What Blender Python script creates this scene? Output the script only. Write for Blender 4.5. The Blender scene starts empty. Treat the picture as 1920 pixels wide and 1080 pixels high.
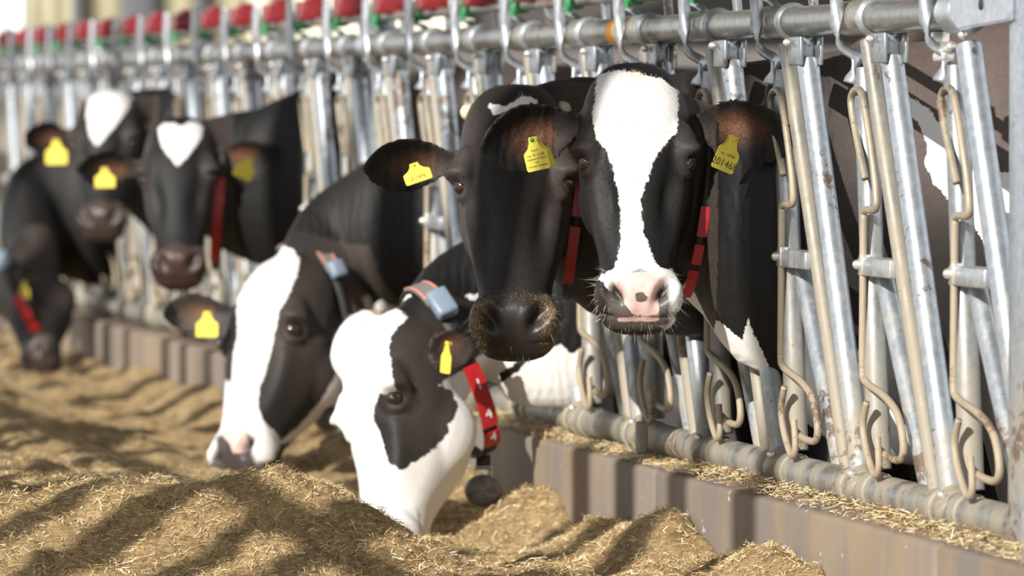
import bpy, bmesh, math, random
import numpy as np
from mathutils import Vector, Matrix
from mathutils.bvhtree import BVHTree
random.seed(7); RNG = np.random.default_rng(7)
C = bpy.context.scene.collection
SC = bpy.context.scene

# ------------------------------------------------------------------ camera, sky, sun, exposure
FPX = 10000.0                                   # focal length in pixels of a 1920 wide frame
CAMZ = 1.31
PITCH = math.atan(340.0 / FPX)
cam_d = bpy.data.cameras.new('camera'); cam = bpy.data.objects.new('camera', cam_d); C.objects.link(cam)
cam.location = (0, 0, CAMZ); cam.rotation_euler = (math.pi / 2 - PITCH, 0, 0)
cam_d.sensor_width = 36.0; cam_d.lens = FPX / 1920 * 36.0
cam_d.clip_start = 0.5; cam_d.clip_end = 300
cam_d.dof.use_dof = True; cam_d.dof.focus_distance = 10.45; cam_d.dof.aperture_fstop = 4.6
SC.camera = cam

w = bpy.data.worlds.new('world'); SC.world = w; w.use_nodes = True
bg = w.node_tree.nodes['Background']
bg.inputs['Color'].default_value = (0.93, 0.96, 1.0, 1); bg.inputs['Strength'].default_value = 1.25

sun_d = bpy.data.lights.new('sun', 'SUN'); sun = bpy.data.objects.new('sun', sun_d); C.objects.link(sun)
sun_d.energy = 6.2; sun_d.angle = math.radians(0.42); sun_d.color = (1.0, 0.955, 0.89)
SUN_DIR = Vector((0.50, 0.80, -0.46)).normalized()   # the way the light travels
sun.rotation_euler = SUN_DIR.to_track_quat('-Z', 'Y').to_euler()
sun.location = (-4, -6, 6)

SC.view_settings.view_transform = 'Standard'; SC.view_settings.look = 'None'
SC.view_settings.gamma = 1.0; SC.view_settings.use_curve_mapping = False
SC.view_settings.exposure = 0.08

# ------------------------------------------------------------------ geometry of the place
_fwd = np.array([0, math.cos(PITCH), -math.sin(PITCH)]); _up = np.array([0, math.sin(PITCH), math.cos(PITCH)])
CAM = np.array([0, 0, CAMZ])
def ray(x, y):
    return _fwd + np.array([(x - 960) / FPX, 0, 0]) + _up * ((540 - y) / FPX)
def UP(x, y, Y):                                 # photograph pixel + distance -> point in the place
    d = ray(x, y); return CAM + d * (Y / d[1])
def V3(p): return Vector((float(p[0]), float(p[1]), float(p[2])))
FT = np.array([-0.2232, 0.9748, 0.0])            # along the feed fence, away from the camera
FN = np.array([-0.9748, -0.2232, 0.0])           # towards the feed alley
F0 = np.array([0.681, 10.17, 0.0])
PITCHS = 0.5705; ZT = 1.48; ZB = 0.58
def FP(s, h, q=0.0):
    p = F0 + FT * s + FN * q; return np.array([p[0], p[1], h])
def on_plane(x, y, q=0.0):                       # pixel -> (s, h) on the fence plane shifted by q
    d = ray(x, y); o = CAM - (F0 + FN * q)
    k = -np.dot(o, FN) / np.dot(d, FN); p = CAM + d * k - F0
    return np.dot(p, FT), p[2]

# ------------------------------------------------------------------ material helper
def mat(name, build):
    m = bpy.data.materials.new(name); m.use_nodes = True; nt = m.node_tree; b = nt.nodes['Principled BSDF']
    build(nt, b); return m
def nd(nt, typ, ins=None, **props):
    n = nt.nodes.new(typ)
    for k, v in props.items(): setattr(n, k, v)
    for k, v in (ins or {}).items():
        s = n.inputs[k]
        if isinstance(v, bpy.types.NodeSocket): nt.links.new(v, s)
        elif isinstance(v, bpy.types.Node): nt.links.new(v.outputs[0], s)
        else: s.default_value = v
    return n
def rgb(c): return (c[0], c[1], c[2], 1)
def noise(nt, scale, detail=4, rough=.55, vec=None, dist=0):
    n = nd(nt, 'ShaderNodeTexNoise', {'Scale': scale, 'Detail': detail, 'Roughness': rough, 'Distortion': dist})
    if vec is not None: nt.links.new(vec, n.inputs['Vector'])
    return n.outputs['Fac']
def ramp(nt, fac, stops):
    r = nd(nt, 'ShaderNodeValToRGB', {'Fac': fac}); e = r.color_ramp.elements
    while len(e) < len(stops): e.new(.5)
    for k, (p, c) in enumerate(stops): e[k].position = p; e[k].color = rgb(c) if not isinstance(c, (int, float)) else (c, c, c, 1)
    return r.outputs['Color']
def mix(nt, fac, a, b):
    n = nd(nt, 'ShaderNodeMix', data_type='RGBA')
    for sock, v in ((n.inputs[0], fac), (n.inputs[6], a), (n.inputs[7], b)):
        if isinstance(v, bpy.types.NodeSocket): nt.links.new(v, sock)
        elif isinstance(v, (int, float)): sock.default_value = v
        else: sock.default_value = rgb(v)
    return n.outputs[2]
def math_(nt, op, a, b=0.0, c=None, clamp=False):
    n = nt.nodes.new('ShaderNodeMath'); n.operation = op; n.use_clamp = clamp
    for k, v in enumerate((a, b) if c is None else (a, b, c)):
        if isinstance(v, bpy.types.NodeSocket): nt.links.new(v, n.inputs[k])
        else: n.inputs[k].default_value = v
    return n.outputs[0]
def coords(nt, kind='Object', scale=None):
    t = nd(nt, 'ShaderNodeTexCoord').outputs[kind]
    if scale is None: return t
    return nd(nt, 'ShaderNodeMapping', {'Vector': t, 'Scale': scale}).outputs[0]
def bump(nt, b, h, strength=.3, dist=.004):
    n = nd(nt, 'ShaderNodeBump', {'Height': h, 'Strength': strength, 'Distance': dist}); nt.links.new(n.outputs[0], b.inputs['Normal'])
def attr(nt, name): return nd(nt, 'ShaderNodeAttribute', attribute_name=name).outputs['Fac']
def setc(nt, b, col):
    if isinstance(col, bpy.types.NodeSocket): nt.links.new(col, b.inputs['Base Color'])
    else: b.inputs['Base Color'].default_value = rgb(col)

def plain(name, col, rough=.5, metal=0.0, var=.12, sc=30):
    def f(nt, b):
        n = noise(nt, sc, 4, .6, coords(nt))
        lo = tuple(c * (1 - var) for c in col); hi = tuple(min(1, c * (1 + var)) for c in col)
        setc(nt, b, ramp(nt, n, [(.3, lo), (.7, hi)])); b.inputs['Roughness'].default_value = rough; b.inputs['Metallic'].default_value = metal
    return mat(name, f)

def galv(name, dirt, rust, base=(.33, .355, .37), tan=(.30, .26, .19)):
    def f(nt, b):
        g = nd(nt, 'ShaderNodeNewGeometry').outputs['Position']
        sp = noise(nt, 60, 3, .6, g)
        col = ramp(nt, sp, [(.3, tuple(c * .78 for c in base)), (.7, tuple(c * 1.12 for c in base))])
        st = nd(nt, 'ShaderNodeMapping', {'Vector': g, 'Scale': (14, 14, 3)}).outputs[0]
        dn = math_(nt, 'ADD', noise(nt, 1.0, 5, .65, st), math_(nt, 'MULTIPLY', math_(nt, 'SUBTRACT', 1.0, nd(nt, 'ShaderNodeSeparateXYZ', {'Vector': g}).outputs['Z']), .45))
        dm = ramp(nt, dn, [(max(.02, .62 - dirt * .5), 0), (min(.98, .80 - dirt * .25), 1)])
        col = mix(nt, math_(nt, 'MULTIPLY', dm, .85), col, tan)
        rn = noise(nt, 34, 6, .75, g, .4)
        rb = noise(nt, 5, 2, .5, g)
        rr = math_(nt, 'ADD', rn, math_(nt, 'MULTIPLY', rb, .8))
        zz = nd(nt, 'ShaderNodeSeparateXYZ', {'Vector': g}).outputs['Z']
        ends = math_(nt, 'MULTIPLY', math_(nt, 'ABSOLUTE', math_(nt, 'SUBTRACT', zz, 1.02)), .10)
        rm = ramp(nt, math_(nt, 'ADD', math_(nt, 'MULTIPLY', rr, .6), ends), [(.68 - rust * .10, 0), (.72 - rust * .10, .85)])
        col = mix(nt, rm, col, ramp(nt, rn, [(.3, (.07, .035, .018)), (.8, (.20, .12, .065))]))
        setc(nt, b, col)
        nt.links.new(math_(nt, 'MULTIPLY', math_(nt, 'SUBTRACT', 1.0, math_(nt, 'MULTIPLY', dm, .9)), .72), b.inputs['Metallic'])
        nt.links.new(math_(nt, 'ADD', math_(nt, 'MULTIPLY', dm, .25), .37), b.inputs['Roughness'])
        bump(nt, b, rn, .15, .002)
    return mat(name, f)
M = {}
M['tube'] = galv('galvanised_tube', .45, .35)
M['tube_clean'] = galv('galvanised_tube_bright', .18, .45, (.43, .47, .51))
M['tube_dirty'] = galv('galvanised_tube_dusty', .85, .3, (.33, .32, .29))
M['rail'] = galv('galvanised_rail', .12, .15, (.30, .305, .29))
M['rod'] = galv('weathered_rod', .95, .55, (.36, .33, .27), (.36, .29, .20))
M['bolt'] = plain('zinc_bolt', (.72, .70, .66), .3, .7)
M['plate'] = galv('galvanised_plate', .25, .0, (.50, .53, .56))
M['red'] = plain('red_plastic', (.21, .014, .017), .38)
M['redtag'] = plain('red_collar_plastic', (.40, .016, .018), .35, 0, .15, 60)
M['green'] = plain('green_plastic', (.06, .30, .12), .45)
M['orange'] = plain('orange_tape', (.90, .40, .03), .5)
M['yellow'] = plain('yellow_tag_plastic', (.76, .63, .075), .45, 0, .06, 40)
M['ink'] = plain('black_ink', (.05, .045, .02), .6)
M['white_ink'] = plain('white_print', (.85, .85, .85), .5)
M['strap'] = plain('black_strap', (.025, .023, .022), .6)
M['greyband'] = plain('grey_webbing', (.17, .16, .145), .8, 0, .2, 200)
M['orangeband'] = plain('orange_webbing_edge', (.72, .25, .17), .7)
M['device'] = plain('grey_blue_plastic', (.20, .26, .33), .4)
M['pendant'] = plain('dark_plastic_pendant', (.17, .17, .17), .4, 0, .5, 90)
M['horn'] = plain('horn_stub', (.55, .47, .36), .7, 0, .3, 60)

# ------------------------------------------------------------------ mesh helpers
def link(name, me, m, parent=None, smooth=True):
    if m is not None and len(me.materials) == 0: me.materials.append(m)
    if smooth: me.shade_smooth()
    o = bpy.data.objects.new(name, me); C.objects.link(o)
    if parent is not None: o.parent = parent; o.matrix_parent_inverse = parent.matrix_world.inverted() if False else Matrix.Translation(-parent.location)
    return o
def pymesh(name, v, f):
    me = bpy.data.meshes.new(name); me.from_pydata([tuple(map(float, p)) for p in v], [], [tuple(map(int, q)) for q in f]); me.update(); return me
def empty(name, loc, label=None, cat=None, group=None):
    o = bpy.data.objects.new(name, None); C.objects.link(o); o.location = tuple(map(float, loc)); o.empty_display_size = .1
    if label: o['label'] = label
    if cat: o['category'] = cat
    if group: o['group'] = group
    return o
class MB:
    def __init__(s): s.v = []; s.f = []
    def add(s, v, f):
        n = len(s.v); s.v += [tuple(map(float, p)) for p in v]; s.f += [tuple(i + n for i in q) for q in f]; return s
    def mesh(s, name='mesh'): return pymesh(name, s.v, s.f)
    def build(s, name, m, parent=None, smooth=True): return link(name, s.mesh(name), m, parent, smooth)
    def tube(s, pts, r, n=12, cap=True, flat=None):
        pts = [np.array(p, float) for p in pts]; rs = r if hasattr(r, '__len__') else [r] * len(pts)
        if cap and len(pts) >= 2:                      # short rings at the ends keep the long faces shaded straight
            d0 = pts[1] - pts[0]; d1 = pts[-1] - pts[-2]; l0 = np.linalg.norm(d0); l1 = np.linalg.norm(d1); rs = list(rs)
            k0 = min(.002 / l0, .25); k1 = min(.002 / l1, .25)
            pts = [pts[0], pts[0] + d0 * k0] + pts[1:-1] + [pts[-1] - d1 * k1, pts[-1]]
            rs = [rs[0], rs[0] + (rs[1] - rs[0]) * k0] + rs[1:-1] + [rs[-1] + (rs[-2] - rs[-1]) * k1, rs[-1]]
        tang = []
        for i in range(len(pts)):
            d = pts[min(i + 1, len(pts) - 1)] - pts[max(i - 1, 0)]; tang.append(d / (np.linalg.norm(d) + 1e-9))
        up = np.array([0, 0, 1.0]) if abs(tang[0][2]) < .9 else np.array([0, 1.0, 0])
        side = np.cross(up, tang[0]); side /= np.linalg.norm(side)
        v = []
        for p, t, rr in zip(pts, tang, rs):
            side = side - t * np.dot(side, t); side /= np.linalg.norm(side); u = np.cross(t, side)
            for k in range(n):
                a = 2 * math.pi * k / n; v.append(p + (side * math.cos(a) + u * math.sin(a)) * rr)
        f = []
        for i in range(len(pts) - 1):
            for k in range(n): f.append((i * n + k, i * n + (k + 1) % n, (i + 1) * n + (k + 1) % n, (i + 1) * n + k))
        if cap:
            f.append(tuple(range(n))[::-1]); f.append(tuple((len(pts) - 1) * n + k for k in range(n)))
        return s.add(v, f)
    def box(s, c, ax, half, bev=0.0):              # box with axes ax (3 unit vectors)
        c = np.array(c, float); ax = [np.array(a, float) for a in ax]
        if bev <= 0:
            v = [c + ax[0] * half[0] * i + ax[1] * half[1] * j + ax[2] * half[2] * k for k in (-1, 1) for j in (-1, 1) for i in (-1, 1)]
            return s.add(v, [(0, 2, 3, 1), (4, 5, 7, 6), (0, 1, 5, 4), (2, 6, 7, 3), (0, 4, 6, 2), (1, 3, 7, 5)])
        bm = bmesh.new(); bmesh.ops.create_cube(bm, size=2)
        for q in bm.verts: q.co = Vector((q.co.x * half[0], q.co.y * half[1], q.co.z * half[2]))
        bmesh.ops.bevel(bm, geom=bm.edges[:], offset=bev, segments=2, profile=.5, affect='EDGES')
        v = [c + ax[0] * q.co.x + ax[1] * q.co.y + ax[2] * q.co.z for q in bm.verts]; bm.verts.index_update()
        f = [tuple(q.index for q in p.verts) for p in bm.faces]; bm.free(); return s.add(v, f)
    def ball(s, c, r, n=10, sq=(1, 1, 1), ax=None):
        v = []; f = []; c = np.array(c, float); m = max(5, n // 2 + 1)
        ax = np.eye(3) if ax is None else np.array(ax)
        for i in range(m + 1):
            th = math.pi * i / m
            for k in range(n):
                a = 2 * math.pi * k / n
                v.append(c + ax.T @ (np.array([math.sin(th) * math.cos(a) * sq[0], math.sin(th) * math.sin(a) * sq[1], math.cos(th) * sq[2]]) * r))
        for i in range(m):
            for k in range(n): f.append((i * n + k, (i + 1) * n + k, (i + 1) * n + (k + 1) % n, i * n + (k + 1) % n))
        return s.add(v, f)
    def ribbon(s, pts, wid, w_, t_):               # flat strap: pts centres, wid unit width vectors per point
        pts = [np.array(p, float) for p in pts]; v = []
        for i, p in enumerate(pts):
            d = pts[min(i + 1, len(pts) - 1)] - pts[max(i - 1, 0)]; d /= np.linalg.norm(d)
            a = np.array(wid[i], float); a = a - d * np.dot(a, d); a /= np.linalg.norm(a); b = np.cross(d, a)
            for i_, j_ in ((-1, -1), (1, -1), (1, 1), (-1, 1)): v.append(p + a * w_ * i_ * .5 + b * t_ * j_ * .5)
        f = [(0, 3, 2, 1)]; n = len(pts)
        for i in range(n - 1):
            for k in range(4): f.append((i * 4 + k, i * 4 + (k + 1) % 4, i * 4 + 4 + (k + 1) % 4, i * 4 + 4 + k))
        f.append(tuple((n - 1) * 4 + k for k in range(4))); return s.add(v, f)
def smooth_path(pts, n=8):                         # Catmull-Rom
    P = [np.array(p, float) for p in pts]; P = [2 * P[0] - P[1]] + P + [2 * P[-1] - P[-2]]; out = []
    for i in range(1, len(P) - 2):
        for k in range(n):
            t = k / n; a, b, c, d = P[i - 1], P[i], P[i + 1], P[i + 2]
            out.append(.5 * ((2 * b) + (-a + c) * t + (2 * a - 5 * b + 4 * c - d) * t * t + (-a + 3 * b - 3 * c + d) * t ** 3))
    out.append(P[-2]); return out
def struct(o, label=None):
    o['kind'] = 'structure'
    if label: o['label'] = label
    return o

def vnoise(x, y, seed=0):                          # value noise, vectorised
    xi = np.floor(x).astype(np.int64); yi = np.floor(y).astype(np.int64); xf = x - xi; yf = y - yi
    def h(a, b):
        n = (a * 374761393 + b * 668265263 + seed * 1274126177) & 0xffffffff
        n = ((n ^ (n >> 13)) * 1274126177) & 0xffffffff; n = n ^ (n >> 16); return (n & 0xffff) / 65535.0
    u = xf * xf * (3 - 2 * xf); v = yf * yf * (3 - 2 * yf)
    return (h(xi, yi) * (1 - u) + h(xi + 1, yi) * u) * (1 - v) + (h(xi, yi + 1) * (1 - u) + h(xi + 1, yi + 1) * u) * v
def fbm(x, y, oct=4, seed=0, gain=.5):
    a = 1; t = 0; r = 0
    for o in range(oct): r = r + a * (vnoise(x * 2 ** o, y * 2 ** o, seed + o) - .5); t += a; a *= gain
    return r / t
# ------------------------------------------------------------------ floors, kerb, far wall, slatted wall
def conc(name, c1, c2, streak=False):
    def f(nt, b):
        g = nd(nt, 'ShaderNodeNewGeometry').outputs['Position']
        n = noise(nt, 2.2, 6, .6, g); fine = noise(nt, 70, 4, .7, g)
        col = ramp(nt, n, [(.3, c1), (.7, c2)])
        if streak:
            st = noise(nt, 1.0, 4, .55, nd(nt, 'ShaderNodeMapping', {'Vector': g, 'Scale': (5.5, 5.5, .9)}).outputs[0])
            col = mix(nt, ramp(nt, st, [(.46, 0), (.62, .7)]), col, (.17, .16, .155))
            sp = noise(nt, 26, 2, .5, g)
            col = mix(nt, ramp(nt, sp, [(.72, 0), (.75, .8)]), col, (.62, .58, .50))
        col = mix(nt, math_(nt, 'MULTIPLY', fine, .35), col, tuple(c * .6 for c in c1))
        setc(nt, b, col); b.inputs['Roughness'].default_value = .85; bump(nt, b, fine, .25, .003)
    return mat(name, f)
M['kerb'] = conc('kerb_concrete', (.21, .155, .105), (.31, .24, .17), True)
M['alley'] = conc('alley_concrete', (.34, .31, .27), (.42, .39, .34))
M['barnfloor'] = conc('barn_floor', (.13, .10, .08), (.26, .21, .17))
def quad(name, pts, m): return struct(link(name, pymesh(name, pts, [(0, 1, 2, 3)]), m, None, False))
def slab(name, s0, s1, q0, q1, z0, z1, m, parent=None, bev=0):
    b = MB(); b.box(FP((s0 + s1) / 2, (z0 + z1) / 2, (q0 + q1) / 2), (FT, FN, (0, 0, 1)), (abs(s1 - s0) / 2, abs(q1 - q0) / 2, (z1 - z0) / 2), bev)
    return b.build(name, m, parent, bev > 0)
struct(slab('floor', -12, 60, 0.10, 9, 0.0, 0.20, M['alley']), 'concrete feed alley under the silage')
struct(slab('floor', -12, 60, -14, -.10, -.14, 0.06, M['barnfloor']), 'concrete barn floor behind the feed fence')
ZK = .535; QK = .10
kerb = empty('trim_1', FP(0, .2, 0)); struct(kerb, 'long concrete kerb under the feed fence')
s = -6.7
KJ = 1.26                                          # a joint seen just in front of the white blazed cow
edges = [KJ + 2.0 * k for k in range(-4, 15)]
for a, b_ in zip(edges[:-1], edges[1:]):
    slab('kerb_block', a + .006, b_ - .006, QK, -.10, .03, ZK, M['kerb'], kerb, .012)

# far end of the barn: pale ribbed panels between dark posts, a low wall in front
def ribbed(name, c1, c2, scale):
    def f(nt, b):
        g = coords(nt)
        n = noise(nt, 3, 4, .6, g); setc(nt, b, ramp(nt, n, [(.3, c1), (.7, c2)])); b.inputs['Roughness'].default_value = .7
    return mat(name, f)
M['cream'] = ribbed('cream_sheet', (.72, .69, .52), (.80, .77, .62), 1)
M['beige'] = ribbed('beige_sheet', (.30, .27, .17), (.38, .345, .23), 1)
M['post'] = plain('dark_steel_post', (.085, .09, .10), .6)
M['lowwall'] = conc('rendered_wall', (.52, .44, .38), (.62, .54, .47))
M['pale'] = plain('bright_opening', (.75, .80, .85), .6)  # pale bluish sheet standing in for a bright opening to the sky
YW = 40.0
def wx(x): return (x - 960) / FPX * YW
back = empty('wall_back', (0, YW, 0)); struct(back, 'end wall of the barn beyond the fence')
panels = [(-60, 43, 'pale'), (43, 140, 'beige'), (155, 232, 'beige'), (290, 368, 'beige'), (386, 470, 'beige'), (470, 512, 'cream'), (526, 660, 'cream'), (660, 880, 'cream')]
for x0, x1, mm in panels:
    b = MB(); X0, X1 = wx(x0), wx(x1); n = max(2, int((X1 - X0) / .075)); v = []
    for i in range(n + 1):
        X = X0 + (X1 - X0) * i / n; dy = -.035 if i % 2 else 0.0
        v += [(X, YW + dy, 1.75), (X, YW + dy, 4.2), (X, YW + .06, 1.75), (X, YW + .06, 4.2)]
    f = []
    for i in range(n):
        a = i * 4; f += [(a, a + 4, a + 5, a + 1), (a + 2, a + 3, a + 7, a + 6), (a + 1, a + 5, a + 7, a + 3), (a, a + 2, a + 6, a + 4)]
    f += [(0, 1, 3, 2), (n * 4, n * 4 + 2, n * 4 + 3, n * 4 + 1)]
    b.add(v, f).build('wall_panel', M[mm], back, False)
for x0, x1 in ((140, 155), (232, 290), (368, 386), (512, 526)):
    b = MB(); b.box(((wx(x0) + wx(x1)) / 2, YW - .1, 2.1), np.eye(3), ((wx(x1) - wx(x0)) / 2, .09, 2.1), .01); b.build('wall_post', M['post'], back, True)
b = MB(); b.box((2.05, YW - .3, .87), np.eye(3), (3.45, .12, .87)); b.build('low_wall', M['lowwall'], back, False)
b = MB(); b.box((-4.45, YW - .3, .87), np.eye(3), (3.04, .14, .88)); b.build('low_wall', conc('dark_wall', (.16, .14, .12), (.24, .21, .18)), back, False)  # darker stretch of wall behind the far left bars
b = MB(); b.box((4.0, YW + .2, 2.1), np.eye(3), (4.4, .1, 2.1)); b.build('gable_boarding', plain('dark_gable', (.055, .047, .042), .8), back, False)

# slatted boarding on the other side of the alley, which stripes the sunlight
M['board'] = plain('weathered_board', (.33, .27, .20), .8)
sw = empty('wall_left', FP(0, 0, 5.6)); struct(sw, 'open boarded side wall of the feed alley')
SLAT = []; QW = 4.45; ZW = 2.30 + (QW - 3.6) * .69
ss = -13.0; kk = 0
while ss < 9.0:
    wdt = (.15, .12, .17, .14, .16)[kk % 5]; gap = (.25, .32, .22, .30)[kk % 4]
    mid = ss + wdt / 2 + QW - 3.6
    if not any(lo < mid < hi for lo, hi in ((-4.5, -2.46), (-1.34, -.76), (.60, 1.02), (2.27, 2.72), (4.36, 4.78))): SLAT.append((ss, ss + wdt))   # boards left out so sun falls on the cows' faces and near trunk
    ss += wdt + gap; kk += 1
SLAT.append((-3.05 - QW + 3.6, -2.89 - QW + 3.6))  # extra board added to shade the nearest cow's neck
bm_ = None
for a, b_ in SLAT:
    slab('board', a, b_, QW - .02, QW, ZW + .02, 5.4, M['board'], sw)
ss = -9.0; kk = 0
while ss < 4.0:                                       # the lower half is boarded more closely
    wdt = (.10, .12, .09, .13, .11)[kk % 5]; gap = (.13, .17, .12, .15)[kk % 4]
    slab('board', ss, ss + wdt, QW - .02, QW, .3, ZW, M['board'], sw); ss += wdt + gap; kk += 1
for zz in (.5, ZW + .01, 5.3): slab('board_rail', -13, 9.2, QW, QW + .05, zz - .03, zz + .03, M['board'], sw)

# roof over the barn and the feed alley, open to the slatted side and behind the camera
M['roof'] = plain('fibre_cement_roof', (.30, .29, .27), .9)
roof = empty('ceiling', (0, 0, 5)); struct(roof, 'sloping roof sheets above the barn')
for k in range(17):
    s0 = -13 + 2.1 * k; m = MB()
    A = [FP(s0, 5.7, 5.2), FP(s0 + 2.06, 5.7, 5.2), FP(s0 + 2.06, 7.6, -9), FP(s0, 7.6, -9)]
    m.add(A + [p + np.array([0, 0, .05]) for p in A], [(0, 1, 2, 3), (7, 6, 5, 4), (0, 4, 5, 1), (1, 5, 6, 2), (2, 6, 7, 3), (3, 7, 4, 0)]); m.build('roof_sheet', M['roof'], roof, False)
# ------------------------------------------------------------------ silage windrow
DIPS = []                                          # (s, q, radius, depth): where muzzles dig
def sq_of(P): d = np.array(P, float) - F0; return float(np.dot(d, FT)), float(np.dot(d, FN))
def ss_(a, b, x): t = np.clip((x - a) / (b - a), 0, 1); return t * t * (3 - 2 * t)
def feed_h(s, q):
    crest_q = .84 + .06 * np.sin(s * 1.3 + .6)
    ch = .03 + .105 * np.exp(-((s - .95) / .62) ** 2)
    z = .40 - .05 * ss_(QK, .32, q) + (.05 + ch) * ss_(.52, 1.0, q) - .01 * ss_(1.1, 2.4, q) + .05 * ss_(1.15, 1.7, q) * ss_(.9, 2.2, s)
    z = z - .30 * np.clip(.92 - s, 0, 1.2) * ss_(.62, .95, q) - .12 * np.clip(.2 - s, 0, 1.5) * ss_(.15, .4, q)
    z = z + .07 * fbm(s * 2.2 + 3, q * 2.2, 3, 11) + .085 * fbm(s * 6, q * 6, 3, 5) + .020 * fbm(s * 18, q * 18, 3, 8) + .022 * fbm(s * 45, q * 45, 2, 18)
    for (a, b, r, d) in BUMPS: z = z + d * np.exp(-((s - a) ** 2 + (q - b) ** 2) / (r * r))
    return z
BUMPS = [(.95, .16, .12, .06), (.10, .14, .16, .05), (.35, .30, .16, .03), (1.9, .30, .22, -.05), (2.15, .42, .16, -.05), (3.9, .45, .25, -.03), (-.5, .9, .5, .0)]
def feed_mat(name):
    def f(nt, b):
        g = nd(nt, 'ShaderNodeNewGeometry').outputs['Position']
        n1 = noise(nt, 7, 5, .65, g); n2 = noise(nt, 85, 8, .85, g, 1.2); n3 = noise(nt, 260, 3, .7, g)
        col = ramp(nt, n2, [(.33, (.13, .075, .03)), (.44, (.46, .30, .13)), (.54, (.78, .57, .29)), (.68, (.95, .80, .50))])
        col = mix(nt, ramp(nt, n1, [(.40, .0), (.75, .30)]), col, (.36, .22, .09))
        n4 = noise(nt, 19, 5, .7, g)
        col = mix(nt, ramp(nt, n4, [(.48, 0), (.68, .7)]), col, (.15, .09, .035))
        setc(nt, b, col); b.inputs['Roughness'].default_value = .8
        bump(nt, b, math_(nt, 'ADD', n2, math_(nt, 'MULTIPLY', n3, .5)), .9, .012)
    return mat(name, f)
M['feed'] = feed_mat('chopped_silage')
sv = np.concatenate([np.arange(-2.2, 3.2, .016), np.arange(3.2, 7, .035), np.arange(7, 26, .09)])
qv = np.concatenate([np.arange(QK - .004, 1.3, .016), np.arange(1.3, 2.7, .03)])
S, Q = np.meshgrid(sv, qv, indexing='ij'); Zf = feed_h(S, Q)
ns, nq = S.shape
P = F0[None, :] + S.reshape(-1, 1) * FT + Q.reshape(-1, 1) * FN; P[:, 2] = Zf.reshape(-1)
idx = np.arange(ns * nq).reshape(ns, nq)
quads = np.stack([idx[:-1, :-1], idx[:-1, 1:], idx[1:, 1:], idx[1:, :-1]], -1).reshape(-1, 4)
# skirts so that the heap is a closed body standing on the floor
bl = np.concatenate([idx[0, :], idx[:, -1], idx[-1, ::-1], idx[::-1, 0]]); base = P[bl].copy(); base[:, 2] = .19
n0 = len(P); P = np.vstack([P, base]); nb = len(bl)
sk = np.array([[bl[i], bl[(i + 1) % nb], n0 + (i + 1) % nb, n0 + i] for i in range(nb)])
def npmesh(name, P, quads):
    k = quads.shape[1]; me = bpy.data.meshes.new(name); me.vertices.add(len(P)); me.vertices.foreach_set('co', P.astype(np.float32).ravel())
    me.loops.add(len(quads) * k); me.loops.foreach_set('vertex_index', quads.astype(np.int32).ravel())
    me.polygons.add(len(quads)); me.polygons.foreach_set('loop_start', np.arange(0, len(quads) * k, k, dtype=np.int32))
    me.update(calc_edges=True); me.validate(); return me
fo = link('silage_heap', npmesh('silage_heap', P, np.vstack([quads[:, ::-1], sk])), M['feed'])
fo['label'] = 'long heap of golden chopped silage along the kerb'; fo['category'] = 'feed'; fo['kind'] = 'stuff'
# loose chopped straw on top
def straw_mat():
    def f(nt, b):
        t = nd(nt, 'ShaderNodeAttribute', attribute_name='tint').outputs['Fac']
        setc(nt, b, ramp(nt, t, [(.0, (.12, .06, .02)), (.25, (.46, .28, .11)), (.5, (.84, .62, .30)), (.8, (.95, .80, .50)), (1, (.95, .90, .74))]))
        b.inputs['Roughness'].default_value = .6
    return mat('straw_bits', f)
M['straw'] = straw_mat()
def straw(name, s, q, h, label, Lr=(.004, .018), w_=(.0007, .0022), lift=.35):
    n = len(s); az = RNG.uniform(0, 2 * np.pi, n); el = RNG.normal(0, lift, n)
    L = RNG.uniform(Lr[0], Lr[1], n) * RNG.choice([1, 1, 1.6], n); W = RNG.uniform(w_[0], w_[1], n)
    c = F0[None] + s[:, None] * FT + q[:, None] * FN; c[:, 2] = h + RNG.uniform(.0, .008, n)
    d = np.stack([np.cos(az) * np.cos(el), np.sin(az) * np.cos(el), np.sin(el)], 1)
    a = np.stack([-np.sin(az), np.cos(az), RNG.normal(0, .5, n)], 1); a /= np.linalg.norm(a, axis=1)[:, None]
    u = np.cross(d, a); u /= np.linalg.norm(u, axis=1)[:, None]
    hl = d * (L / 2)[:, None]; hw = a * (W / 2)[:, None]; hu = u * (W * .35)[:, None]
    Pv = np.stack([c - hl - hw, c - hl + hw, c + hl + hw * .8, c + hl - hw * .8, c - hl * .0 + hu + hw * 0], 1).reshape(-1, 3)
    k = np.arange(n)[:, None] * 5
    F = np.concatenate([k + np.array([[0, 1, 4]]), k + np.array([[1, 2, 4]]), k + np.array([[2, 3, 4]]), k + np.array([[3, 0, 4]])], 0)
    me = npmesh(name, Pv, F); t = np.repeat(np.clip(RNG.beta(2.2, 1.7, n), 0, 1), 5).astype(np.float32)
    at = me.attributes.new('tint', 'FLOAT', 'POINT'); at.data.foreach_set('value', t)
    o = link(name, me, M['straw'], None, False); o['kind'] = 'stuff'; o['label'] = label; o['category'] = 'straw'; return o
n = 150000; s_ = -.9 + 4.3 * RNG.uniform(0, 1, n) ** 1.25; q_ = RNG.uniform(QK + .01, 1.9, n)
straw('straw_litter', s_, q_, feed_h(s_, q_), 'chopped straw pieces strewn over the silage heap')
n = 30000; s_ = RNG.uniform(-1.6, 6.5, n); q_ = RNG.uniform(-.09, QK - .006, n)
dens = vnoise(s_ * 5, q_ * 14, 3) * .6 + vnoise(s_ * 1.3, q_ * 0, 9) * .6
keep = dens > .30; s_, q_ = s_[keep], q_[keep]; pile = np.clip((dens[keep] - .30) * .06, 0, .025) * np.clip((QK - q_) / .03, 0, 1)
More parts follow.
